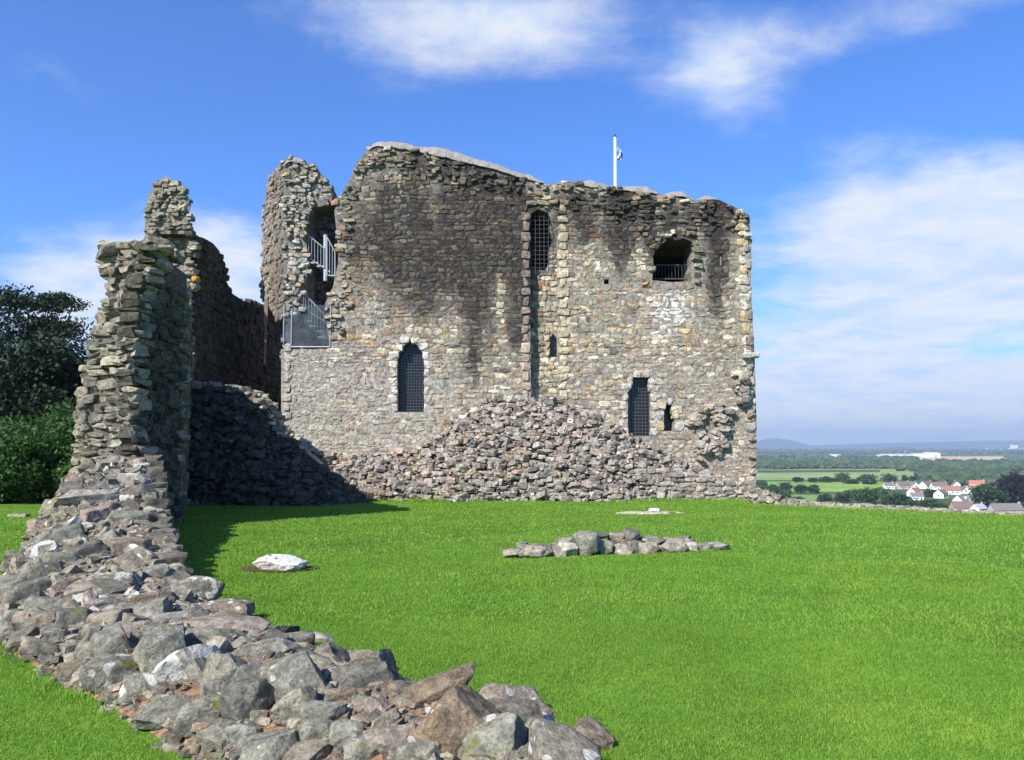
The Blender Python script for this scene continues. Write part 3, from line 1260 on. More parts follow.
def wall_pt(t, s):
    """t station, s in -1..1 (left..right)"""
    f = [float(np.interp(t, TT, [q[1][i] for q in ST])) for i in (0, 1)]
    g = [float(np.interp(t, TT, [q[2][i] for q in ST])) for i in (0, 1)]
    h = float(np.interp(t, TT, [q[3] for q in ST]))
    k = (s + 1) / 2
    x = f[0] + (g[0] - f[0]) * k
    y = f[1] + (g[1] - f[1]) * k
    pw = 2.6 if s < 0 else 2.6 + 7 * smooth(4.3, 6.2, t)
    prof = max(0, 1 - abs(s) ** pw)
    z = h * prof + .07 * pnoise(x * 1.2, y * 1.2, 4) * prof - .03
    return np.array([x, y, z])


NT, NSS = 140, 20
V, C = [], []
for i in range(NT + 1):
    for j in range(NSS + 1):
        t = 9 * i / NT
        s = -1.06 + 2.12 * j / NSS
        q = wall_pt(t, max(-1, min(1, s)))
        if abs(s) > 1:
            q[2] = -.1
        V.append(q)
        w_ = .5 + .5 * pnoise(q[0] * 2, q[1] * 2, 1)
        C.append(lerp((.30, .165, .085), (.17, .12, .085), w_))
fs = []
for i in range(NT):
    for j in range(NSS):
        q = i * (NSS + 1) + j
        fs += [[q, q + 1, q + NSS + 1], [q + 1, q + NSS + 2, q + NSS + 1]]
A_ = Acc()
A_.add(V, fs, C)
A_.build('mound', M['soil'], curtain, True)
GRID = np.array(V)


def mound_z(x, y):
    dd = (GRID[:, 0] - x) ** 2 + (GRID[:, 1] - y) ** 2
    i = int(dd.argmin())
    return GRID[i, 2] if dd[i] < .09 else 0.0


def hit_mound(px, py):
    d = ray(px, py)
    t = 3.5
    q = CAM
    while t < 30:
        q = CAM + d * t
        if q[2] < mound_z(q[0], q[1]):
            break
        t += .06
    return q


BC = {'g': (.185, .178, .138), 'd': (.115, .11, .09), 'l': (.26, .245, .20), 'b': (.175, .145, .108), 'p': (.225, .19, .152), 'o': (.195, .15, .10)}
# centre px, py, width px, height px, tone, lichen, tilt (deg, positive = right end down), standing
BL = [(114, 584, 46, 28, 'g', .8, 8), (190, 588, 58, 28, 'g', .75, 4), (218, 611, 62, 24, 'b', .55, -6), (222, 627, 84, 16, 'p', .15, 0), (212, 640, 58, 24, 'g', .3, 4),
      (262, 634, 66, 18, 'd', .2, 3), (268, 648, 66, 20, 'g', .25, -8), (314, 650, 42, 15, 'l', .7, 4), (158, 650, 50, 48, 'g', .3, -25), (112, 645, 30, 40, 'g', .2, -60),
      (190, 664, 56, 40, 'l', .9, -12), (111, 678, 46, 30, 'g', .7, 8), (139, 692, 36, 28, 'g', .85, -25), (173, 711, 60, 28, 'g', .2, -3), (202, 718, 46, 32, 'g', .15, -18),
      (226, 676, 46, 46, 'g', .2, 5), (248, 700, 46, 44, 'd', .35, -20), (215, 695, 26, 26, 'g', .1, 0), (298, 682, 64, 56, 'g', .45, -30), (296, 714, 44, 38, 'g', .4, -35),
      (320, 734, 36, 32, 'g', .35, 10), (276, 750, 62, 42, 'g', .3, 8), (244, 738, 34, 28, 'l', .2, 0), (76, 617, 30, 24, 'd', .1, -30), (89, 650, 24, 18, 'g', .6, -4),
      (75, 668, 34, 16, 'b', .1, 5), (58, 640, 20, 16, 'g', .1, -10), (365, 676, 78, 36, 'd', .12, 10), (310, 668, 40, 24, 'g', .2, -10), (322, 716, 44, 32, 'g', .3, 4),
      (344, 734, 40, 26, 'g', .25, -15), (396, 690, 30, 20, 'b', .2, 0), (432, 692, 92, 34, 'o', .45, -34), (456, 722, 100, 78, 'o', .5, -38), (512, 712, 66, 42, 'p', .5, 20), (492, 744, 66, 52, 'g', .45, -25),
      (545, 742, 52, 42, 'b', .3, 15), (590, 750, 44, 32, 'b', .35, 20), (395, 745, 60, 34, 'p', .4, 5), (420, 757, 46, 30, 'g', .3, -10), (365, 752, 40, 28, 'g', .4, 0),
      (372, 706, 36, 20, 'p', .3, 10), (340, 700, 30, 18, 'b', .3, 0), (30, 592, 40, 28, 'g', .2, -10), (10, 590, 24, 34, 'g', .1, -70), (48, 606, 34, 18, 'g', .15, 6),
      (62, 560, 28, 16, 'g', .1, -5), (90, 552, 30, 22, 'd', .1, -20), (68, 536, 26, 22, 'g', .1, -5), (130, 548, 34, 24, 'b', .35, -5), (112, 545, 24, 30, 'g', .2, -60),
      (88, 500, 46, 18, 'l', .1, 2), (128, 518, 36, 16, 'g', .2, 2), (132, 480, 30, 16, 'l', .7, 8), (160, 538, 34, 14, 'd', .1, 4),
      (150, 600, 40, 14, 'b', .3, -14), (120, 610, 36, 14, 'l', .3, -10), (40, 622, 26, 16, 'b', .1, -25), (150, 574, 34, 18, 'g', .4, -10), (100, 606, 28, 16, 'g', .2, -14),
      (172, 620, 30, 16, 'l', .3, -8), (60, 585, 30, 14, 'b', .1, -12), (18, 618, 24, 16, 'g', .1, -8), (36, 655, 24, 16, 'b', .15, 0), (135, 628, 30, 13, 'p', .35, -12)]
placed = []
nrb = np.random.default_rng(77)
for (px, py, wp, hp, tone, li, tl) in BL:
    q = hit_mound(px, py + hp * .25)
    D = math.hypot(q[0], q[1])
    w_ = wp * D / F * 1.06
    h_ = hp * D / F * 1.0
    dep = min(w_, max(h_, .5 * w_)) * rc.uniform(.9, 1.15)
    sub = 5 if wp > 40 else 4
    Vt, Fc = rock(sub, nrb, True, 14, .022)
    S = Vt * np.array([w_ / 2, dep / 2, h_ / 2 * 1.05])
    # facing the viewer's side of the wall with its own lean
    S = S @ (rotz(math.atan2(-q[0], q[1]) * .6 + rc.gauss(0, .12)) @ rotx(rc.gauss(-.12, .1)) @ roty(math.radians(tl * .55))).T
    c = np.array([q[0], q[1], 0.0])
    c[2] = max(mound_z(q[0], q[1]) + h_ * .10, h_ * .16)
    f = rc.uniform(.88, 1.12)
    col = np.array([*(v * f for v in BC[tone]), li])
    a = Acc()
    a.add(S + c, Fc, col)
    a.build('stone', M['boulder'], curtain, True, origin=c)
    placed.append((c[0], c[1], w_ / 2))
A_ = Acc()
big = []
tries = 0
while tries < 9000:
    tries += 1
    t = rc.uniform(0.2, 8.9)
    s = rc.uniform(-.93, 1.02)
    q = wall_pt(t, max(-1, min(1, s)))
    near = 1 - smooth(3.5, 6, t)
    sz = (.09 + .20 * rc.random() ** 2.2) if t > 4 else (.06 + .20 * rc.random() ** 2)
    if tries < 1500:
        sz *= 1.5
    elif tries > 6000:
        sz *= .6
    ok = True
    for (x, y, r) in placed[-700:] if t > 4 else placed:
        if (x - q[0]) ** 2 + (y - q[1]) ** 2 < ((r * .8 + sz * .36)) ** 2:
            ok = False
            break
    if not ok:
        continue
    placed.append((q[0], q[1], sz / 2))
    Vt, Fc = ROCKS3[rc.randrange(len(ROCKS3))]
    S = Vt * np.array([sz / 2 * rc.uniform(1, 1.5), sz / 2 * rc.uniform(.8, 1.1), sz / 2 * rc.uniform(.4, .8)])
    S = S @ (rotz(rc.uniform(0, 6.3)) @ rotx(rc.gauss(0, .3)) @ roty(rc.gauss(.15, .3))).T
    col = list(ruin_rgb(rc, .88))
    u = rc.random()
    if u < .08:
        col[:3] = lerp(col, (.30, .23, .18), .7)
    elif u < .11:
        col[:3] = lerp(col, (.28, .18, .11), .6)
    col[3] = .8 if rc.random() < .18 else rc.uniform(0, .35)
    c = q + np.array([0, 0, sz * .13])
    if sz > .27 and len(big) < 28:
        big.append(1)
        a = Acc()
        a.add(S + c, Fc, col)
        a.build('stone', M['boulder'], curtain, True, origin=c)
    else:
        A_.add(S + c, Fc, col)
for k in range(5200):   # chips filling the crevices
    t = 9 * rc.random() ** .8
    q = wall_pt(t, rc.uniform(-1, 1))
    sz = .03 + .10 * rc.random() ** 2
    Vt, Fc = ROCKS2[rc.randrange(16)]
    S = Vt * np.array([sz / 2 * 1.3, sz / 2, sz / 2 * .6])
    S = S @ (rotz(rc.uniform(0, 6.3)) @ rotx(rc.gauss(0, .4))).T
    col = list(ruin_rgb(rc, .85))
    if rc.random() < .2:
        col[:3] = lerp(col, (.26, .18, .12), .7)
    A_.add(S + q + np.array([0, 0, sz * .15]), Fc, col)
tag(A_.build('rubble', M['boulder'], curtain), kind='stuff')

# ---- the jagged pier: flat stones stacked round a plan that changes with height
PL_L = [(248, 104), (262, 102), (275, 104), (290, 109), (320, 96), (350, 90), (380, 83), (420, 76), (450, 76), (480, 76), (510, 70)]
PL_M = [(248, 162), (275, 150), (300, 140), (350, 134), (400, 134), (440, 137), (480, 140), (510, 138)]


def pier_plan(z):
    """near-left, near-right, far-right, far-left plan corners at height z"""
    _, py = proj(-8.6, 18.2, z)
    l = at(interp(PL_L, py), py, 18.5)
    m = at(interp(PL_M, py), py, 18.0)
    xr_ = at(186, 400, 20.4)[0]
    return [(l[0], 18.5), (m[0], 18.0), (xr_, 20.4), (l[0] - .75, 21.2)]


A_ = Acc()
ztop = at(140, 250, 18.2)[2]
z = .3
ring_prev = None
lv = np.arange(0.0, ztop + .05, .3)
V, C, fs = [], [], []
for i, zz in enumerate(lv):
    pc = pier_plan(zz)
    cx = sum(p[0] for p in pc) / 4
    cy = sum(p[1] for p in pc) / 4
    for p in pc:
        V.append((cx + (p[0] - cx) * .93, cy + (p[1] - cy) * .93, zz))
        C.append((.11, .10, .085))
    if i:
        for j in range(4):
            a_ = (i - 1) * 4 + j
            b_ = (i - 1) * 4 + (j + 1) % 4
            fs += [[a_, b_, a_ + 4], [b_, b_ + 4, a_ + 4]]
n0 = (len(lv) - 1) * 4
fs += [[n0, n0 + 1, n0 + 2], [n0, n0 + 2, n0 + 3]]
A_.add(V, fs, C)
while z < ztop + .15:
    pc = pier_plan(min(z, ztop))
    hh = rc.uniform(.09, .20)
    for j in range(4):
        p, q = np.array(pc[j]), np.array(pc[(j + 1) % 4])
        L = np.linalg.norm(q - p)
        e = (q - p) / L
        nn = np.array([e[1], -e[0]])
        cut = ztop
        if j == 1:
            cut = None
        u = -rc.uniform(-.04, .16)
        while u < L - .08:
            ww = min(rc.uniform(.16, .56), L + rc.uniform(-.02, .12) - u)
            if ww < .07:
                break
            c = p + e * (u + ww / 2)
            # the right face drops away behind the front edge
            lim = ztop + .1
            if j == 1:
                lim = ztop - 1.0 * smooth(.3, 1.6, u)
            if j == 2:
                lim = ztop - 1.0
            if z < lim:
                pr = rc.uniform(-.09, .09) if j != 1 else rc.uniform(-.05, .03)
                c3 = np.array([c[0] + nn[0] * (pr - .2), c[1] + nn[1] * (pr - .2), z + hh / 2 + rc.gauss(0, .025)])
                k = .95 if j != 1 else .34  # right face stones darkened in colour to imitate its shade
                hs = hh * rc.uniform(.75, 1.5)
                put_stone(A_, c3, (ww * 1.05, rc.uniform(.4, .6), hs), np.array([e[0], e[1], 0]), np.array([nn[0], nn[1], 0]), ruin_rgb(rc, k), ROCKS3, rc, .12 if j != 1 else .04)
            u += ww
    z += hh
for k in range(60):   # tumbled stones on the head
    u, v = rc.random(), rc.random()
    pc = pier_plan(ztop)
    c = (1 - u) * (1 - v) * np.array(pc[0]) + u * (1 - v) * np.array(pc[1]) + u * v * np.array(pc[2]) + (1 - u) * v * np.array(pc[3])
    sz = rc.uniform(.25, .6)
    Vt, Fc = ROCKS3[rc.randrange(len(ROCKS3))]
    S = Vt * np.array([sz / 2 * 1.2, sz / 2, sz / 2 * .5])
    S = S @ (rotz(rc.uniform(0, 6.3)) @ rotx(rc.gauss(0, .35)) @ roty(rc.gauss(0, .35))).T
    A_.add(S + np.array([c[0], c[1], ztop + .02 - .9 * smooth(.3, 1, v) * smooth(.5, 1, u) + rc.uniform(-.05, .12)]), Fc, ruin_rgb(rc))
A_.build('pier', M['ruin'], curtain)

# ---- shaded curtain running back from the pier (seen edge-on)
A_ = Acc()
P0s, ds, ns, Ls = plane_frame((-8.28, 20.3), (-12.02, 30.1))
tops = [(0, 5.6), (1.5, 5.7), (2.8, 5.8), (4.0, 5.65), (5.2, 5.5), (7.5, 5.2), (Ls, 5.1)]
pl = [(0, -.3)] + tops + [(Ls, -.3)]
prism(A_, P0s, ds, ns, pl, [], -.05, 1.25, lambda u, z: (.19, .175, .15))
lay(A_, P0s, ds, ns, pl, [], lambda u, z, r: ruin_rgb(r, .6), rc, h=(.16, .3), w=(.2, .5), prot=(-.03, .05), rough=lambda u, z: .3)  # lawn-side stones coloured darker for shade than those on the sunny side
P0l, dl, nl, Ll = plane_frame((-13.2, 29.6), (-9.5, 20.0))
lay(A_, P0l, dl, nl, [(0, -.3), (Ll, -.3), (Ll, 4.8), (0, 3.7)], [], lambda u, z, r: ruin_rgb(r, .9), rc, h=(.18, .32), w=(.25, .55), prot=(-.05, .05))
A_.build('wall_stretch', M['ruin'], curtain)
# face of the heap along the lawn side, shade put into its stone colour
A_ = Acc()
stn = np.arange(4.9, 9.01, .45)
for t0, t1 in zip(stn[:-1], stn[1:]):
    pa, pb = wall_pt(t0, 1.0), wall_pt(t1, 1.0)
    ha, hb = wall_pt(t0, .55)[2] + .05, wall_pt(t1, .55)[2] + .05
    P0s, ds, ns, Ls = plane_frame(pa[:2], pb[:2])
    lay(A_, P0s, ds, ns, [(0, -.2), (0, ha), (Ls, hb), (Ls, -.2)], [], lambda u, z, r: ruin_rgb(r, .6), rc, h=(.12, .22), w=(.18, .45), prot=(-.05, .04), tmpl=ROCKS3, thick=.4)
A_.build('facing', M['ruin'], curtain)
# upright jamb stone at the lawn side
a = Acc()
Vt, Fc = rock(4, nrb, True, 6, .02)
q = ground_at(172, 579)
a.add((Vt * np.array([.17, .2, .32])) @ rotz(.3).T + np.array([q[0], q[1], .30]), Fc, (.24, .21, .17, .45))
o = a.build('stone', M['boulder'], curtain, True, origin=(q[0], q[1], .0))
o['label'] = 'upright squared stone at the lawn side of the heap'

# ================================================================== STONES ON THE LAWN
# short row of footing stones
rs = random.Random(61)
row = thing('wall_footing', ground_at(617, 555), 'short row of low footing stones standing on the lawn in front of the keep', 'wall')
FT = [(512, 549, 16, 9, 'p', .3), (521, 543, 17, 9, 'g', .2), (533, 549, 26, 13, 'p', .25), (545, 543, 16, 10, 'd', .2), (556, 551, 16, 12, 'p', .5), (567, 546, 16, 16, 'l', .6), (588, 543, 22, 27, 'g', .05),
      (581, 533, 12, 9, 'o', .6), (604, 547, 14, 18, 'g', .1), (600, 532, 20, 8, 'd', .1), (618, 535, 14, 12, 'p', .5), (622, 548, 18, 14, 'p', .65), (634, 531, 16, 12, 'd', .05), (635, 546, 6, 12, 'd', .1),
      (648, 547, 17, 13, 'p', .15), (655, 536, 16, 8, 'd', .2), (664, 538, 8, 6, 'l', .6), (672, 545, 24, 15, 'p', .1), (690, 545, 11, 11, 'l', .3), (692, 538, 10, 6, 'g', .2), (705, 545, 14, 8, 'g', .2), (718, 544, 16, 8, 'l', .5)]
for (px, py, wp, hp, tone, li) in FT:
    base = ground_at(px, 557 - .035 * (px - 512) if py > 540 else 551)
    D = base[1]
    w_, h_ = wp * D / F * 1.22, hp * D / F * .98
    zc = CAM[2] - (py - HOR) / F * D
    Vt, Fc = rock(4, nrb, True, 7, .025)
    S = Vt * np.array([w_ / 2, min(w_, .5) / 2 * rs.uniform(.9, 1.3), h_ / 2])
    S = S @ (rotz(rs.gauss(0, .2)) @ roty(rs.gauss(0, .1))).T
    if py > 540:
        zc = min(zc, h_ * .38)
    else:
        base[1] += .25
        zc = max(zc - .06, .14)
    c = np.array([base[0], base[1], zc])
    a = Acc()
    f = rs.uniform(.95, 1.2)
    a.add(S + c, Fc, np.array([*(v * f * 1.15 for v in BC[tone]), li]))
    a.build('stone', M['boulder'], row, True, origin=c)
# infill below the upper stones
a = Acc()
for k in range(130):
    px = rs.uniform(520, 715)
    q = ground_at(px, 551)
    sz = rs.uniform(.12, .26)
    Vt, Fc = ROCKS3[rs.randrange(24)]
    a.add((Vt * np.array([sz / 2, sz / 2, sz / 3])) @ rotz(rs.uniform(0, 6)).T + np.array([q[0], q[1] + rs.uniform(.02, .4), rs.uniform(.0, .17 if 560 < px < 690 else .06)]), Fc, ruin_rgb(rs, .95))
tag(a.build('rubble', M['boulder'], row), kind='stuff')

# whitish rock in its bare patch
q = ground_at(278, 570)
D = q[1]
a = Acc()
Vt, Fc = rock(5, np.random.default_rng(9), False, 8, .02)
S = Vt * np.array([.42, .3, .15])
S[:, 2] *= 1 - .35 * (S[:, 0] > 0) * (S[:, 0] / .42)
a.add(S + np.array([q[0], q[1] + .12, .07]), Fc, (.62, .60, .56, .9))
o = a.build('rock', M['boulder'], None, True, origin=(q[0], q[1] + .12, 0))
tag(o, 'whitish rock lying alone in the lawn in a bare earth patch', 'rock')
a = Acc()
Vp = [(0, 0, .014)] + [(.60 * (1 + .12 * math.sin(3 * t)) * math.cos(t), .33 * (1 + .1 * math.sin(4 * t)) * math.sin(t), .010) for t in np.linspace(0, 2 * math.pi, 40, endpoint=False)]
a.add(np.array(Vp) + np.array([q[0] - .03, q[1] + .1, 0]), [[0, i, i % 40 + 1] for i in range(1, 41)], (.10, .06, .035))
tag(a.build('bare_earth', M['soil']), kind='structure')

# flush slab and the pale stone on it
q = ground_at(653, 513.5)
a = Acc()
Vt, Fc = rock(3, np.random.default_rng(3), False, 6, .02)
a.add(Vt * np.array([1.02, .35, .05]) + np.array([q[0] - .05, q[1], .012]), Fc, (.40, .36, .30, .3))
tag(a.build('paving_slab', M['boulder'], None, True, origin=(q[0], q[1], 0)), 'thin flat stone slab set flush in the lawn near the keep', 'slab')
a = Acc()
Vt, Fc = rock(4, np.random.default_rng(4), True, 6, .02)
a.add(Vt * np.array([.17, .13, .06]) + np.array([q[0] + .05, q[1], .10]), Fc, (.66, .64, .6, .9))
tag(a.build('rock', M['boulder'], None, True, origin=(q[0] + .05, q[1], .06)), 'small pale stone sitting on the thin flat slab', 'rock')
q = ground_at(18, 517)
a = Acc()
Vt, Fc = rock(3, np.random.default_rng(5), True, 6, .02)
a.add(Vt * np.array([.3, .14, .06]) + np.array([q[0], q[1], .03]), Fc, (.34, .32, .26, .2))
tag(a.build('rock', M['boulder'], None, True, origin=(q[0], q[1], 0)), 'small pale stone in the grass below the bushes at far left', 'rock')

# low stones along the right lawn edge
edge = thing('boundary_wall', ground_at(840, 511), 'low crumbled stone wall along the far right edge of the lawn', 'wall')
a = Acc()
for k in range(520):
    px = 752 + (1030 - 752) * rs.random() ** 1.25
    yt = interp([(752, 488), (765, 491), (780, 496), (800, 500), (840, 503), (890, 507), (940, 511), (1030, 515)], px)
    base = ground_at(px, interp([(752, 503.5), (1030, 516)], px))
    Y = base[1] + rs.uniform(.1, .8)
    x = (px - 512) / F * Y
    zt_ = max(.02, CAM[2] - (yt - HOR) / F * Y)
    sz = rs.uniform(.14, .42) if px < 930 else rs.uniform(.1, .22)
    Vt, Fc = ROCKS3[rs.randrange(24)]
    S = Vt * np.array([sz / 2 * 1.25, sz / 2, sz / 2 * .6])
    S = S @ (rotz(rs.uniform(0, 6)) @ rotx(rs.gauss(0, .2))).T
    a.add(S + np.array([x, Y, rs.uniform(-.1, max(.0, zt_ - sz * .25))]), Fc, (*ruin_rgb(rs, 1.15)[:3], .5 if rs.random() < .15 else .1))
a.build('masonry', M['boulder'], edge, False)

# ================================================================== GROUND
PLAT = [(-60, -60), (60, -60), (44, 2), (26, 15.4), (14.6, 23.0), (8.6, 26.9), (10.3, 30), (10.8, 46), (-16, 54), (-22, 38), (-32, 30), (-60, 20)]
ZP = -40.0


def plateau_z(X, Y):
    dmin = np.full(X.shape, 1e9)
    inside = np.zeros(X.shape, bool)
    n_ = len(PLAT)
    for i in range(n_):
        ax, ay = PLAT[i]
        bx, by = PLAT[(i + 1) % n_]
        ex, ey = bx - ax, by - ay
        t = np.clip(((X - ax) * ex + (Y - ay) * ey) / (ex * ex + ey * ey), 0, 1)
        dmin = np.minimum(dmin, np.hypot(X - ax - t * ex, Y - ay - t * ey))
        cond = (ay > Y) != (by > Y)
        with np.errstate(divide='ignore', invalid='ignore'):
            xi = (bx - ax) * (Y - ay) / (by - ay + 1e-12) + ax
        inside ^= cond & (X < xi)
    d = np.where(inside, 0, dmin)
    return ZP * (1 - np.exp(-(d * d / (d + 1.2)) / 55.0)) + .022 * np.sin(X * .9 + 1) * np.sin(Y * .7) * np.exp(-d)


NA, NRR = 420, 190
rr = np.concatenate([[0.01], np.geomspace(.8, 15800, NRR)])
aa = np.linspace(0, 2 * math.pi, NA, endpoint=False)
Xg = np.outer(rr, np.sin(aa))
Yg = np.outer(rr, np.cos(aa))
Zg = plateau_z(Xg, Yg)
V = np.stack([Xg, Yg, Zg], -1).reshape(-1, 3)
idx = np.arange((NRR + 1) * NA).reshape(NRR + 1, NA)
a0, a1 = idx[:-1], np.roll(idx, -1, 1)[:-1]
b0, b1 = idx[1:], np.roll(idx, -1, 1)[1:]
T1 = np.stack([a0, b0, a1], -1).reshape(-1, 3)
T2 = np.stack([a1, b0, b1], -1).reshape(-1, 3)
far = np.clip((np.hypot(V[:, 0], V[:, 1]) - 60) / 120, 0, 1)
Cg = np.outer(1 - far, (.12, .245, .026)) + np.outer(far, (.075, .125, .035))
acc = Acc()
acc.add(V, np.vstack([T1, T2])[:, ::-1], Cg)


def mat_ground():
    m, nt, out = new_mat('grass_ground')
    b = NB(nt)
    p = b.pos()
    a = b.node('ShaderNodeAttribute', attribute_name='Col')
    n1 = b.noise(p, .45, 5, .65)
    n2 = b.noise(p, 28, 4, .8)
    n3 = b.noise(p, .009, 4, .6)
    n4 = b.noise(p, 3.0, 5, .7)
    k = b.math('MULTIPLY', b.mapr(n1, .3, .7, .82, 1.18), b.mapr(n2, .25, .75, .55, 1.4))
    k = b.math('MULTIPLY', k, b.mapr(n3, .3, .7, .6, 1.3))
    k = b.math('MULTIPLY', k, b.mapr(n4, .3, .7, .85, 1.15))
    vv = b.node('ShaderNodeCombineXYZ')
    for i in range(3):
        b.put(vv.inputs[i], k)
    c = b.mix(1.0, a.outputs['Color'], vv.outputs[0], 'MULTIPLY')
    c = b.mix(b.mapr(n4, .5, .75, 0, .45), c, b.mix(1.0, c, (1.4, 1.05, .8), 'MULTIPLY'))
    s = b.bsdf(c, .9, b.bump(n2, .03, .8), .1)
    nt.links.new(s.outputs[0], out.inputs[0])
    return m


M['ground'] = mat_ground()
tag(acc.build('ground', M['ground'], None, True), kind='structure')

# ---- short lawn grass: real blades, denser and finer nearby
M['grass'] = mat_leaf('lawn_blades', (.10, .225, .022), (.255, .42, .05), .35, .8, patch=(.36, .45, .06))
wall_poly = [s[1] for s in ST] + [s[2] for s in reversed(ST)]
wall_poly = [(x, y) for x, y in wall_poly]


def blades(n, d0, d1, hgt, wid, rng):
    d = np.sqrt(rng.uniform(d0 ** 2, d1 ** 2, n))
    ang = rng.uniform(-.66, .95, n)
    x, y = d * np.sin(ang), d * np.cos(ang)
    keepm = np.ones(n, bool)
    # not on the wall or under the keep
    ins = np.zeros(n, bool)
    for i in range(len(wall_poly)):
        ax, ay = wall_poly[i]
        bx, by = wall_poly[(i + 1) % len(wall_poly)]
        cond = (ay > y) != (by > y)
        ins ^= cond & (x < (bx - ax) * (y - ay) / (by - ay + 1e-12) + ax)
    keepm &= ~ins
    keepm &= ~((y > 28.9) & (x > -9) & (x < 10))
    keepm &= plateau_z(x, y) > -.6
    rx, ry = q_rock
    keepm &= ((x - rx) / .56) ** 2 + ((y - ry) / .30) ** 2 > 1
    x, y = x[keepm], y[keepm]
    n = len(x)
    z = plateau_z(x, y)
    h = hgt * rng.uniform(.55, 1.2, n)
    w = wid * rng.uniform(.7, 1.3, n)
    th = rng.uniform(0, 2 * math.pi, n)
    lean = rng.uniform(.1, .9, n) * h
    la = rng.uniform(0, 2 * math.pi, n)
    dx, dy = np.cos(th) * w / 2, np.sin(th) * w / 2
    base = np.stack([x, y, z - .004], -1)
    A1 = base + np.stack([dx, dy, 0 * x], -1)
    A2 = base - np.stack([dx, dy, 0 * x], -1)
    A3 = base + np.stack([np.cos(la) * lean, np.sin(la) * lean, h], -1)
    V = np.stack([A1, A2, A3], 1).reshape(-1, 3)
    return V, np.arange(3 * n).reshape(-1, 3)


qq = ground_at(278, 570)
q_rock = (qq[0] - .03, qq[1] + .1)
g = Acc()
gr = np.random.default_rng(5)
for n_, d0, d1, hh, ww in ((310000, 4.2, 9, .028, .0065), (205000, 9, 15, .034, .012), (145000, 15, 30, .042, .024)):
    V, T = blades(n_, d0, d1, hh, ww, gr)
    g.add(V, T, (.1, .2, .03))
# longer untrimmed tufts along the foot of the walls
tv = []
for k in range(15000):
    u = gr.random()
    if u < .55:
        t = 9 * gr.random()
        q = wall_pt(t, 1.0 if gr.random() < .6 else -1.0)
        q = q + np.array([gr.normal(0, .07), gr.normal(0, .07), 0])
    else:
        x = gr.uniform(-5.5, 9.2)
        q = np.array([x, 28.55 + gr.normal(0, .12), 0.0])
    if pnoise(q[0] * 2.1, q[1] * 2.1, 9) < -.05:
        continue
    q[2] = -.01
    hgt = gr.uniform(.05, .15)
    th, la = gr.uniform(0, 6.28, 2)
    w_ = .005 if q[1] < 12 else .014
    d_ = np.array([math.cos(th) * w_, math.sin(th) * w_, 0])
    tv += [q + d_, q - d_, q + np.array([math.cos(la) * hgt * .5, math.sin(la) * hgt * .5, hgt])]
g.add(np.array(tv), np.arange(len(tv)).reshape(-1, 3), (.1, .2, .03))
tag(g.build('lawn_grass', M['grass']), kind='stuff')

# ================================================================== TREES
def leaf_quads(centres, rad, per, size, rng, flat=1.0):
    V, Fs = [], []
    n = 0
    for (c, r) in zip(centres, rad):
        m = per
        off = rng.normal(0, .5, (m, 3))
        nr = np.linalg.norm(off, axis=1)
        off *= (np.minimum(nr, 1.1) / (nr + 1e-6))[:, None]
        off = off * r * np.array([1, 1, flat])
        p = np.asarray(c) + off
        u = rng.normal(0, 1, (m, 3))
        u /= np.linalg.norm(u, axis=1)[:, None]
        w = np.cross(u, rng.normal(0, 1, (m, 3)))
        w /= np.linalg.norm(w, axis=1)[:, None]
        s = size * rng.uniform(.6, 1.3, m)[:, None]
        quad = np.stack([p - u * s, p + w * s * .55, p + u * s, p - w * s * .55], 1).reshape(-1, 3)
        V.append(quad)
        b_ = n + 4 * np.arange(m)
        Fs.append(np.stack([b_, b_ + 1, b_ + 2], -1))
        Fs.append(np.stack([b_, b_ + 2, b_ + 3], -1))
        n += 4 * m
    return np.vstack(V), np.vstack(Fs)


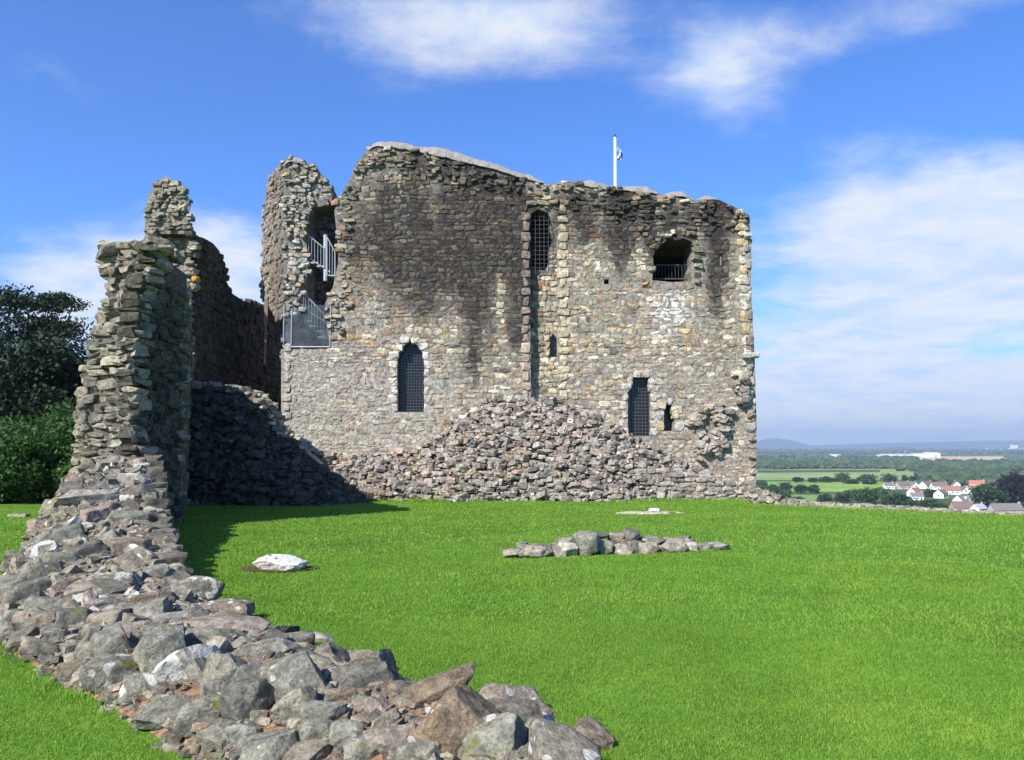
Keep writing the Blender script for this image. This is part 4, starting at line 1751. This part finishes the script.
def make_tree(name, loc, h, w, crown_z0, mat, clumps, per, leaf, rng, kind='round', trunk_r=None, limbs=5):
    root = thing(name, loc, None, None)
    loc = np.asarray(loc, float)
    tr = trunk_r or h * .025
    t = Acc()
    lean = rng.normal(0, .02, 2) * h
    topz = h * (.85 if kind != 'bush' else .5)
    pts = [np.array([lean[0] * s, lean[1] * s, topz * s]) for s in np.linspace(0, 1, 6)]
    for i in range(5):
        tube(t, loc + pts[i], loc + pts[i + 1], tr * (1 - .17 * i), tr * (1 - .17 * (i + 1)), 8)
    cs, rs_ = [], []
    ch = h - crown_z0
    for k in range(clumps):
        if kind == 'pine':
            lvl = rng.integers(0, 6) / 5
            zz = crown_z0 + ch * (.15 + .8 * lvl) + rng.normal(0, .03 * ch)
            rad = w / 2 * (1.0 - .5 * lvl) * math.sqrt(rng.random())
            a_ = rng.uniform(0, 6.28)
            cs.append((rad * math.cos(a_), rad * math.sin(a_), zz))
            rs_.append(w * rng.uniform(.09, .17))
        else:
            v = rng.normal(0, 1, 3)
            v /= np.linalg.norm(v)
            r_ = rng.random() ** .4
            bulg = 1 + .22 * math.sin(3 * v[0] + 2 * v[1] + rng.uniform(-.3, .3)) + .12 * math.sin(5 * v[2] + 3 * v[0])
            cs.append((v[0] * w / 2 * r_ * bulg * .86, v[1] * w / 2 * r_ * bulg * .86, crown_z0 + ch * (.5 + .46 * v[2] * r_ * bulg)))
            rs_.append(w * rng.uniform(.10, .2))
    for k in range(limbs):
        c = np.array(cs[k * (len(cs) // max(1, limbs))])
        s = rng.uniform(.3, .7)
        b0_ = np.array([lean[0] * s, lean[1] * s, min(topz * s, c[2])])
        mid = (b0_ + c) / 2 + np.array([0, 0, -.03 * h])
        tube(t, loc + b0_, loc + mid, tr * .45, tr * .3, 6)
        tube(t, loc + mid, loc + c, tr * .3, tr * .1, 6)
    t.build('trunk', M['bark'], root)
    V, Fs = leaf_quads(np.array(cs) + loc, rs_, per, leaf, rng, .35 if kind == 'pine' else .8)
    c_ = Acc()
    c_.add(V, Fs, (.05, .1, .03))
    c_.build('crown', mat, root)
    return root


tn = np.random.default_rng(17)


def gz(x, y):
    return float(plateau_z(np.array([x]), np.array([y]))[0])


# big trees behind the pier on the left
LT = [  # px centre, top py, Y, width m, kind, mat, label
    (22, 292, 56, 12.0, 'pine', 'leaf_dark', 'tall dark pine with flat layered branches at the left edge'),
    (60, 336, 62, 11.0, 'round', 'leaf_dark', 'dark rounded tree just right of the layered pine'),
    (86, 326, 70, 9.0, 'round', 'leaf_dark', 'dark tree peeping out beside the jagged pier'),
    (-40, 300, 60, 14.0, 'round', 'leaf_dark', 'dark tree mostly cut off by the left edge'),
    (20, 345, 44, 9.5, 'round', 'leaf_dark', 'dense dark tree under the pine behind the green bushes'),
    (62, 358, 46, 8.5, 'round', 'leaf_dark', 'dense dark tree touching the pier behind the green bushes'),
]
for px, ty, Y, w_, kind, mt, lab in LT:
    x = (px - 512) / F * Y
    z0 = gz(x, Y)
    h_ = at(px, ty, Y)[2] - z0
    o = make_tree('pine_tree' if kind == 'pine' else 'tree', (x, Y, z0), h_, w_, h_ * (.42 if kind == 'pine' else .12), M[mt], 130 if kind == 'pine' else 150, 300, .12 if kind == 'pine' else .17, tn, kind, .3, 9)
    tag(o, lab, 'tree', 'trees behind the left wall')
for px, ty, Y, w_, lab in ((0, 436, 27.5, 2.8, 'leafy green bush at the left edge of the picture'),
                           (44, 414, 29.5, 4.4, 'leafy green bush below the dark trees beside the pier'),
                           (86, 456, 28.5, 2.2, 'leafy green bush half hidden by the pier'),
                           (-40, 425, 28, 3.6, 'leafy green bush just outside the left edge')):
    x = (px - 512) / F * Y
    z0 = gz(x, Y)
    h_ = at(px, ty, Y)[2] - z0
    if px < -20:
        continue
    o = make_tree('bush', (x, Y, z0), h_, w_, 0.0, M['leaf_bush'], 120, 190, .085, tn, 'bush', .07, 6)
    tag(o, lab, 'bush', 'bushes behind the left lawn')

# ---- trees of the plain: a few templates, copied
ZG = ZP


def plain_at(px, py):
    q = ground_at(px, py, ZP)
    return q


TPL = {}
for key, mt in (('mid', 'leaf_mid'), ('deep', 'leaf_deep'), ('grey', 'leaf_grey'), ('yellow', 'leaf_yellow'), ('purple', 'leaf_purple')):
    TPL[key] = []
    for v in range(2 if key in ('mid', 'deep') else 1):
        r0 = make_tree('tree', (0, 0, 0), 10.0, 11.0, .6, M[mt], 55, 45, .62, tn, 'round', .3, 4)
        TPL[key].append((r0, [c for c in r0.children]))
USED = set()


def plant(key, px, py, wpx, hpx, label, group, i):
    r0, kids = TPL[key][i % len(TPL[key])]
    q = plain_at(px, py)
    D = q[1]
    if id(r0) not in USED:
        USED.add(id(r0))
        o = r0
    else:
        o = r0.copy()
        COL.objects.link(o)
        for c in kids:
            cc = c.copy()
            cc.parent = o
            COL.objects.link(cc)
    o.location = q
    o.rotation_euler = (0, 0, R.uniform(0, 6.28))
    o.scale = (wpx * D / F / 11.0, wpx * D / F / 11.0, hpx * D / F / 10.0)
    tag(o, label, 'tree', group)


LAB1 = 'small dark tree in the hedge line crossing the pale green fields'
LAB2 = 'round dark tree in the nearer row of field trees right of the keep'
LAB3 = 'bushy tree in the belt between the near fields and the village'
TREES = [('deep', 798, 482.5, 12, 5.5, LAB1), ('deep', 814, 482.5, 12, 5, LAB1), ('deep', 825, 482.5, 14, 6, LAB1), ('mid', 842, 482, 15, 10, 'largest tree of the hedge line, standing above its neighbours'),
         ('deep', 851, 484, 17, 5, LAB1), ('deep', 834, 482, 8, 4, LAB1), ('mid', 869, 484.5, 19, 11, 'broad round tree in the hedge line left of the village'), ('mid', 890, 484, 16, 11, 'rounded tree at the left end of the village roofs'), ('deep', 905, 481, 7, 6, LAB1), ('deep', 913, 481, 9, 5, LAB1), ('deep', 860, 481, 8, 4, LAB1),
         ('deep', 786, 493, 14, 11, LAB2), ('deep', 801, 493.5, 14, 9, LAB2), ('deep', 814, 493.5, 13, 9, LAB2), ('mid', 762, 493, 14, 14, 'tree half hidden by the right corner of the keep'), ('mid', 773, 492, 12, 8, LAB2),
         ('mid', 780, 503, 28, 14, 'wide lighter green tree just over the low wall right of the keep'), ('mid', 797, 504, 16, 8, LAB3), ('deep', 824, 507, 20, 13, LAB3), ('deep', 842, 505, 18, 12, LAB3), ('grey', 851, 498, 15, 9, 'grey green tree in the belt left of the village'),
         ('mid', 866, 503, 32, 16, 'largest green tree of the belt left of the village'), ('mid', 881, 497, 18, 10, LAB3), ('deep', 898, 510, 28, 17, 'big dark tree in front of the village roofs at left'), ('deep', 914, 512, 24, 12, LAB3),
         ('deep', 930, 512, 24, 13, LAB3), ('yellow', 947, 510, 13, 9, 'bright yellow green tree in front of the village'), ('mid', 940, 512, 16, 9, LAB3), ('deep', 990, 512, 36, 27, 'tall dark green tree right of the big grey roof'), ('purple', 1018, 508, 36, 37, 'very dark purplish tree at the right edge'),
         ('mid', 1002, 503, 20, 18, 'tree between the dark green and the purplish trees at right'), ('deep', 930, 497, 13, 8, 'small dark tree between the village roofs'), ('mid', 985, 492, 14, 9, 'tree behind the roofs at the right end of the village'), ('mid', 856, 511, 22, 10, LAB3), ('mid', 888, 505, 16, 10, LAB3), ('deep', 872, 511, 20, 9, LAB3)]
for i, (k, px, py, w_, h_, lab) in enumerate(TREES):
    plant(k, px, py, w_, h_, lab, 'trees on the plain', i)


# ---- far woods that read as one mass
def wood(name, px0, px1, y_far, y_near, n, hpx, label):
    a = Acc()
    Vt, Fc = ICO[2]
    for k in range(n):
        u = tn.random()
        px = px0 + (px1 - px0) * u
        py = y_far + (y_near - y_far) * tn.random() ** 1.3
        py += .8 * pnoise(px / 14, 2.0) * (y_near - y_far) * .3
        q = plain_at(px, max(py, HOR + 2.6))
        D = q[1]
        h = hpx * D / F * tn.uniform(.6, 1.2)
        w_ = h * tn.uniform(.9, 1.7)
        S = Vt * np.array([w_ / 2, w_ / 2, h / 2]) * (1 + .16 * tn.normal(0, 1, (len(Vt), 1)))
        a.add(S + q + np.array([0, 0, h * .42]), Fc, (.05, .08, .03))
    o = a.build('woodland', M['wood'])
    tag(o, label, 'woodland', None, 'stuff')


wood('woodland', 660, 1080, 450.6, 454.5, 1250, 2.6, 'far dark woodland along the horizon')
wood('woodland', 660, 918, 459.5, 469.0, 1200, 4.4, 'dark woodland belt beyond the pale fields, left')
wood('woodland', 900, 1040, 464.0, 471.5, 520, 4.8, 'dark woodland belt below the straw field, right')
wood('woodland', 921, 1012, 476, 485.5, 420, 7.5, 'dark wood directly behind the village')
wood('woodland', 906, 990, 460.8, 462.0, 60, 2.0, 'hedge trees along the straw field')


# ---- fields
def field(pxs, col, dz, label=None):
    a = Acc()
    P = [plain_at(px, py) + np.array([0, 0, dz]) for px, py in pxs]
    n_ = len(P)
    c = sum(P) / n_
    a.add(np.array(P + [c]), [[n_, i, (i + 1) % n_] for i in range(n_)], col)
    tag(a.build('field', M['field']), kind='structure')


def mat_field():
    m, nt, out = new_mat('crop_field')
    b = NB(nt)
    p = b.pos()
    a = b.node('ShaderNodeAttribute', attribute_name='Col')
    n1 = b.noise(p, .012, 4, .6)
    n2 = b.noise(p, .2, 4, .7)
    k = b.math('MULTIPLY', b.mapr(n1, .3, .7, .8, 1.2), b.mapr(n2, .3, .7, .85, 1.15))
    vv = b.node('ShaderNodeCombineXYZ')
    for i in range(3):
        b.put(vv.inputs[i], k)
    c = b.mix(1.0, a.outputs['Color'], vv.outputs[0], 'MULTIPLY')
    s = b.bsdf(c, .9, None, .1)
    nt.links.new(s.outputs[0], out.inputs[0])
    return m


M['field'] = mat_field()
field([(660, 480), (930, 480), (950, 473), (905, 469), (660, 470)], (.24, .30, .10), .3)
field([(660, 471), (880, 470), (880, 472.2), (660, 473.4)], (.07, .085, .05), .6)
field([(660, 492), (860, 492), (905, 482), (660, 481.5)], (.21, .34, .06), .3)
field([(660, 507), (838, 507), (846, 496), (660, 493.5)], (.16, .26, .06), .3)
field([(910, 460.5), (1010, 460.8), (1002, 456.4), (906, 456.6)], (.52, .38, .23), .5)
field([(935, 453.8), (990, 453.8), (985, 452.6), (935, 452.6)], (.22, .28, .12), .7)
field([(940, 478), (1040, 478), (1040, 474), (930, 474)], (.16, .20, .07), .5)


# ---- village houses
def make_house(L, W, H, RH, wall, roofc, chim=True, dormer=False):
    """origin at ground centre; ridge along x"""
    root = thing('house', (0, 0, 0), None, None)
    a = Acc()
    v = [(-L / 2, -W / 2, 0), (L / 2, -W / 2, 0), (L / 2, W / 2, 0), (-L / 2, W / 2, 0), (-L / 2, -W / 2, H), (L / 2, -W / 2, H), (L / 2, W / 2, H), (-L / 2, W / 2, H), (-L / 2, 0, H + RH), (L / 2, 0, H + RH)]
    f = [[0, 1, 5], [0, 5, 4], [1, 2, 6], [1, 6, 5], [2, 3, 7], [2, 7, 6], [3, 0, 4], [3, 4, 7], [5, 6, 9], [7, 4, 8]]
    a.add(v, f, wall)
    a.build('wall', M['attr'], root)
    a = Acc()
    o_ = .35
    for s in (-1, 1):
        p = [(-L / 2 - o_, s * (W / 2 + o_), H - RH * o_ / (W / 2)), (L / 2 + o_, s * (W / 2 + o_), H - RH * o_ / (W / 2)), (L / 2 + o_, 0, H + RH + .12), (-L / 2 - o_, 0, H + RH + .12)]
        q = [(x, y, z + .22) for x, y, z in p]
        a.add(p + q, [[0, 1, 2], [0, 2, 3], [4, 6, 5], [4, 7, 6], [0, 4, 1], [1, 4, 5], [1, 5, 2], [2, 5, 6], [3, 0, 7], [0, 4, 7], [2, 6, 3], [3, 6, 7]], roofc)
    rf = a.build('roof', M['attr'], root)
    if chim:
        a = Acc()
        box(a, (L / 2 - .8, 0, H + RH + .5), (.9, .9, 1.6), (.4, .33, .28))
        a.build('chimney', M['attr'], rf)
    if dormer:
        a = Acc()
        box(a, (-L * .15, -W * .3, H + RH * .45), (2.6, 2.2, 1.9), (.75, .75, .73))
        dm = a.build('dormer', M['attr'], rf)
        a = Acc()
        box(a, (-L * .15, -W * .3 - 1.12, H + RH * .45), (1.5, .06, 1.2), (.03, .035, .04))
        a.build('window', M['attr'], dm)
    for k, ux in enumerate((-L * .32, -L * .02, L * .3)):
        a = Acc()
        box(a, (ux, -W / 2 - .02, H * .55), (1.3, .08, 1.2), (.03, .035, .045))
        a.build('window', M['attr'], root)
    a = Acc()
    box(a, (-L * .17, -W / 2 - .02, 1.0), (.95, .08, 2.0), (.12, .06, .04))
    a.build('door', M['attr'], root)
    for s in (-1, 1):
        a = Acc()
        box(a, (s * (L / 2 + .02), 0, H * .55), (.08, 1.3, 1.2), (.03, .035, .045))
        a.build('window', M['attr'], root)
    return root


WH = (.78, .77, .74)
BR = (.17, .12, .10)
GR = (.16, .145, .14)
RD = (.30, .13, .09)
HS = [  # px, base py, width px, wall, roof, turned (0 long side, 1 gable to us), dormer, label
    (889, 489, 10, WH, GR, .1, 0, 'low white bungalow with grey roof at the left end of the village'),
    (903, 489, 13, (.5, .42, .36), BR, .15, 0, 'brown roofed house next to the low bungalow'),
    (913, 488, 9, WH, GR, 1.35, 0, 'white house with its pale gable turned to us near the left of the village'),
    (927, 488.5, 14, WH, BR, .5, 0, 'white house with brown roof behind the small tree'),
    (939, 489.5, 15, WH, BR, .1, 0, 'long brown roofed house in the middle of the back row'),
    (915, 496, 14, WH, RD, .6, 0, 'white house with orange red roof in the left front of the village'),
    (917, 500.5, 11, WH, GR, .2, 0, 'low white house below the orange red roof'),
    (941, 498, 14, WH, BR, .75, 0, 'white walled house with brown roof in the middle of the village'),
    (951, 494.5, 16, WH, (.26, .14, .11), .15, 0, 'reddish brown roofed house in the middle of the village'),
    (956, 487.5, 9, WH, BR, 1.3, 0, 'small white gabled house at the back of the village by the wood'),
    (963, 493.5, 9, WH, BR, 1.4, 0, 'white gabled house between two brown roofs'),
    (974, 493.5, 14, WH, BR, .1, 0, 'brown roofed house below the red roof'),
    (977, 487.5, 14, WH, (.40, .13, .09), .45, 0, 'white house with bright red roof at the right end of the village'),
    (966, 506, 23, WH, GR, .35, 1, 'large grey roofed house with white dormer and white gable'),
    (962, 513, 20, (.4, .35, .3), BR, .05, 0, 'brown roof just above the lawn edge'),
    (979, 514, 14, WH, (.35, .38, .42), .5, 0, 'house with pale bluish roof just above the lawn edge'),
    (1006, 515.5, 30, (.45, .4, .36), GR, .03, 0, 'long low grey roof above the lawn edge at right'),
    (1012, 507, 12, WH, BR, .8, 0, 'white house half hidden under the purplish tree'),
]
for i, (px, py, wp, wl, rfc, tw_, dm, lab) in enumerate(HS):
    q = plain_at(px, py)
    D = q[1]
    L_ = wp * D / F
    L_ = max(8.5, L_ * .95)
    W_ = min(8.5, L_ * .7)
    o = make_house(L_, W_, 3.6 if dm == 0 else 4.2, W_ * .42, wl, rfc, True, bool(dm))
    o.location = q
    o.rotation_euler = (0, 0, -tw_ if i % 2 == 0 else tw_)
    tag(o, lab, 'house', 'village houses')


# ---- far sheds, works and mast
def shed(px, py, wpx, hpx, label, parts=1, depth=60):
    q = plain_at(px, py)
    D = q[1]
    root = thing('industrial_building', q, label, 'building', 'industrial buildings on the plain')
    a = Acc()
    w_, h_ = wpx * D / F, hpx * D / F
    box(a, q + np.array([0, 0, h_ / 2]), (w_, depth, h_), (.72, .73, .74))
    a.build('wall', M['attr'], root)
    a = Acc()
    for s in (-1, 1):
        e = [(-w_ / 2 - 1, s * (depth / 2 + 1), h_), (w_ / 2 + 1, s * (depth / 2 + 1), h_), (w_ / 2 + 1, 0, h_ * 1.18 + 1), (-w_ / 2 - 1, 0, h_ * 1.18 + 1)]
        a.add(np.array(e) + q, [[0, 1, 2], [0, 2, 3]], (.55, .57, .6))
    a.build('roof', M['attr'], root)
    a = Acc()
    box(a, q + np.array([w_ * .2, -depth / 2 - .2, h_ * .3]), (w_ * .1, .6, h_ * .55), (.2, .22, .25))
    a.build('door', M['attr'], root)
    return root, q, D


shed(833, 457.4, 10, 2.6, 'small white shed far off among the woods')
shed(893, 457.6, 28, 3.0, 'long low white factory far off among the woods')
shed(914, 457.5, 10, 3.4, 'white shed block beside the large white factory')
shed(929, 457.4, 15, 4.2, 'large white factory block beside the mast')
rt_, q, D = shed(1016, 451.0, 22, 2.2, 'white works with silos on the horizon at the right edge', depth=150)
a = Acc()
for dx, hh in ((-9, 6.2), (-6.5, 5.4), (-4, 5.8)):
    tube(a, q + np.array([dx * D / F, -80, 0]), q + np.array([dx * D / F, -80, hh * D / F]), 1.3 * D / F, n=16, col=(.75, .75, .75))
a.build('silo', M['attr'], rt_)
shed(990, 450.4, 4, 2.0, 'single pale block on the horizon left of the works', depth=80)
q = plain_at(906, 459)
mast = thing('mast', q, 'thin lattice mast standing in front of the far white factory', 'mast')
D = q[1]
a = Acc()
tube(a, q, q + np.array([0, 0, 8.5 * D / F]), 1.3, .7, 8, (.35, .36, .38))
a.build('pole', M['attr'], mast)
a = Acc()
for hh in (5, 6.2, 7.4):
    box(a, q + np.array([0, 0, hh * D / F]), (7, .8, .8), (.35, .36, .38))
a.build('crossarm', M['attr'], mast)

# ---- sea and distant hills
a = Acc()
sx0, sx1 = -9000, 7000
a.add([(sx0, 6900, ZP + 1), (sx1, 6900, ZP + 1), (sx1 + 2000, 15500, ZP + 1), (sx0 - 3000, 15500, ZP + 1)], [[0, 1, 2], [0, 2, 3]], (.02, .05, .09))
m, nt, out = new_mat('sea_water')
b = NB(nt)
s = b.bsdf((.02, .055, .10), .35, b.bump(b.noise(b.pos(), .02, 3), 3.0), .4)
nt.links.new(s.outputs[0], out.inputs[0])
M['sea'] = m
tag(a.build('sea', M['sea']), kind='structure')


def hills(name, prof, D, depth, col):
    """prof: (px, py) ridge line"""
    a = Acc()
    xs = np.arange(prof[0][0], prof[-1][0] + .1, 1.5)
    K = 8
    V = []
    for px in xs:
        zt_ = at(px, interp(prof, px) + .35 * pnoise(px / 3.0, D / 900.), D)[2]
        for j in range(K + 1):
            s = j / K
            V.append(((px - 512) / F * D, D - depth + 2 * depth * s, ZP - 1 + (zt_ - ZP + 1) * math.sin(math.pi * s) ** .8 * (1 + .05 * pnoise(px / 5, j * .7))))
    fs = []
    for i in range(len(xs) - 1):
        for j in range(K):
            q = i * (K + 1) + j
            fs += [[q, q + K + 1, q + 1], [q + 1, q + K + 1, q + K + 2]]
    a.add(V, fs, col)
    tag(a.build(name, M['hill'], None, True), kind='structure')


M['hill'] = mat_attr('hill_moor', .95, .004, .3)
hills('hills', [(700, 446.6), (752, 443.5), (762, 440), (771, 438.2), (782, 438.6), (792, 441), (805, 444.5), (812, 446.8)], 14500, 500, (.05, .07, .06))
hills('hills', [(895, 447), (920, 444.8), (950, 444.0), (985, 443.0), (1010, 443.2), (1060, 442.0), (1120, 443)], 12500, 700, (.09, .12, .06))
hills('hills', [(780, 446.8), (830, 444.8), (880, 443.2), (930, 442.2), (960, 441.2), (1000, 440.6), (1100, 440)], 15000, 400, (.06, .08, .06))

# ================================================================== HAZE
a = Acc()
box(a, (0, 0, 115), (31800, 31800, 352), (1, 1, 1))
hz = a.build('haze', M['attr'])
hz.data.materials.clear()
m, nt, out = new_mat('haze_air')
pv = nt.nodes.new('ShaderNodeVolumePrincipled')
pv.inputs['Color'].default_value = (.72, .86, 1.0, 1)
pv.inputs['Density'].default_value = 1.15e-4
pv.inputs['Anisotropy'].default_value = .2
nt.links.new(pv.outputs[0], out.inputs['Volume'])
hz.data.materials.append(m)
tag(hz, kind='stuff')

# ================================================================== SKY, SUN, CAMERA
SUN_AZ, SUN_EL = math.radians(38.5), math.radians(40)
SKY_K, SUN_K, EXPO = .05, 5.0, .75
w = bpy.data.worlds.new('World')
scene.world = w
w.use_nodes = True
nt = w.node_tree
for n in list(nt.nodes):
    nt.nodes.remove(n)
b = NB(nt)
out = nt.nodes.new('ShaderNodeOutputWorld')
bg = nt.nodes.new('ShaderNodeBackground')
sky = nt.nodes.new('ShaderNodeTexSky')
sky.sky_type = 'NISHITA'
sky.sun_disc = False
sky.sun_elevation = SUN_EL
# the sun stands behind the camera to the left: direction (-sin az, -cos az)
sky.sun_rotation = math.pi + SUN_AZ
sky.altitude = 60
sky.air_density = 1.0
sky.dust_density = .5
sky.ozone_density = 3.0
tc = b.node('ShaderNodeTexCoord')
dirv = b.vmath('NORMALIZE', tc.outputs['Generated']).outputs[0]
sep = b.node('ShaderNodeSeparateXYZ')
nt.links.new(dirv, sep.inputs[0])
zc = b.math('MAXIMUM', sep.outputs[2], .004)
cmb = b.node('ShaderNodeCombineXYZ')
nt.links.new(sep.outputs[0], cmb.inputs[0])
nt.links.new(sep.outputs[1], cmb.inputs[1])
b.put(cmb.inputs[2], zc)
nt.links.new(b.vmath('NORMALIZE', cmb.outputs[0]).outputs[0], sky.inputs[0])
hsv = b.node('ShaderNodeHueSaturation')
hsv.inputs['Saturation'].default_value = 1.0
nt.links.new(sky.outputs[0], hsv.inputs['Color'])
skyc = b.mix(1.0, hsv.outputs[0], (.95, 1.64, 2.75), 'MULTIPLY')
# cloud layer: noise on a plane overhead, denser in certain parts of the sky
den = b.math('ADD', zc, .16)
cu = b.math('DIVIDE', sep.outputs[0], den)
cv = b.math('DIVIDE', sep.outputs[1], den)
cc = b.node('ShaderNodeCombineXYZ')
b.put(cc.inputs[0], cu)
b.put(cc.inputs[1], cv)
n_big = b.noise(cc.outputs[0], 1.1, 7, .58, .3)
n_str = b.noise(b.vmath('MULTIPLY', cc.outputs[0], (.8, 1.6, 1)).outputs[0], 1.6, 7, .62, .5)
n_fin = b.noise(cc.outputs[0], 4.5, 6, .65, .2)
dens = b.math('ADD', b.math('MULTIPLY', n_big, .55), b.math('ADD', b.math('MULTIPLY', n_str, .22), b.math('MULTIPLY', n_fin, .23)))


def blob(px, py, wx, wy, amp):
    """soft patch of thicker cloud round a fixed compass direction and height"""
    d = ray(px, py)
    d = d / np.linalg.norm(d)
    az, el = math.atan2(d[0], d[1]), math.asin(d[2])
    A = b.math('DIVIDE', b.math('SUBTRACT', AZ, az), wx)
    E = b.math('DIVIDE', b.math('SUBTRACT', EL, el), wy)
    r2 = b.math('ADD', b.math('MULTIPLY', A, A), b.math('MULTIPLY', E, E))
    return b.math('MULTIPLY', b.math('POWER', 2.718, b.math('MULTIPLY', r2, -1.0)), amp)


AZ = b.math('ARCTAN2', sep.outputs[0], sep.outputs[1])
EL = b.math('ARCSINE', sep.outputs[2])
tot = None
for args in ((960, 245, .24, .075, .34), (900, 385, .34, .075, .36), (1010, 195, .18, .05, .22), (420, 25, .22, .055, .21), (540, 20, .12, .05, .10), (715, 80, .085, .075, .26), (920, 5, .2, .05, .19), (170, 280, .16, .06, .24),
             (240, 250, .08, .06, .12), (90, 100, .06, .03, .07), (10, 40, .08, .05, .08), (880, 425, .5, .032, .40), (870, 150, .10, .05, .08), (60, 320, .14, .05, .14), (560, 190, .10, .08, -.04)):
    v = blob(*args)
    tot = v if tot is None else b.math('ADD', tot, v)
back = b.mapr(sep.outputs[1], .5, 0.0, 0, -.03)
val = b.math('ADD', b.math('ADD', dens, tot), back)
mask = b.mapr(val, .55, .82)
mask = b.math('MULTIPLY', mask, .93)
shade = b.mapr(b.math('ADD', n_fin, b.math('MULTIPLY', n_str, .6)), .6, .95, 0, 1)
lowc = b.mix(shade, (8.0, 9.6, 12.2), (10.6, 11.0, 11.6))
col = b.mix(mask, skyc, lowc)
nt.links.new(col, bg.inputs[0])
bg.inputs[1].default_value = SKY_K
nt.links.new(bg.outputs[0], out.inputs[0])

sl = bpy.data.lights.new('sun', 'SUN')
sl.energy = SUN_K
sl.angle = math.radians(.5)
sl.color = (1.0, .95, .87)
so = bpy.data.objects.new('sun', sl)
COL.objects.link(so)
dv = Vector((math.sin(SUN_AZ) * math.cos(SUN_EL), math.cos(SUN_AZ) * math.cos(SUN_EL), -math.sin(SUN_EL)))
so.rotation_euler = dv.to_track_quat('-Z', 'Y').to_euler()
so.location = (-20, -25, 30)

cam = bpy.data.cameras.new('camera')
cam.sensor_width = 36
cam.lens = 36 * F / 1024
cam.clip_end = 60000
cam.clip_start = .1
co = bpy.data.objects.new('camera', cam)
COL.objects.link(co)
co.location = CAM
co.rotation_euler = (math.pi / 2 + PITCH, 0, 0)
scene.camera = co
vs = scene.view_settings
vs.view_transform = 'Standard'
vs.look = 'None'
vs.exposure = EXPO
vs.gamma = 1
vs.use_curve_mapping = False
scene.cycles.volume_max_steps = 64
scene.cycles.max_bounces = 6
scene.cycles.transparent_max_bounces = 6
for o in list(bpy.data.objects):
    if '_loc' in o:
        del o['_loc']
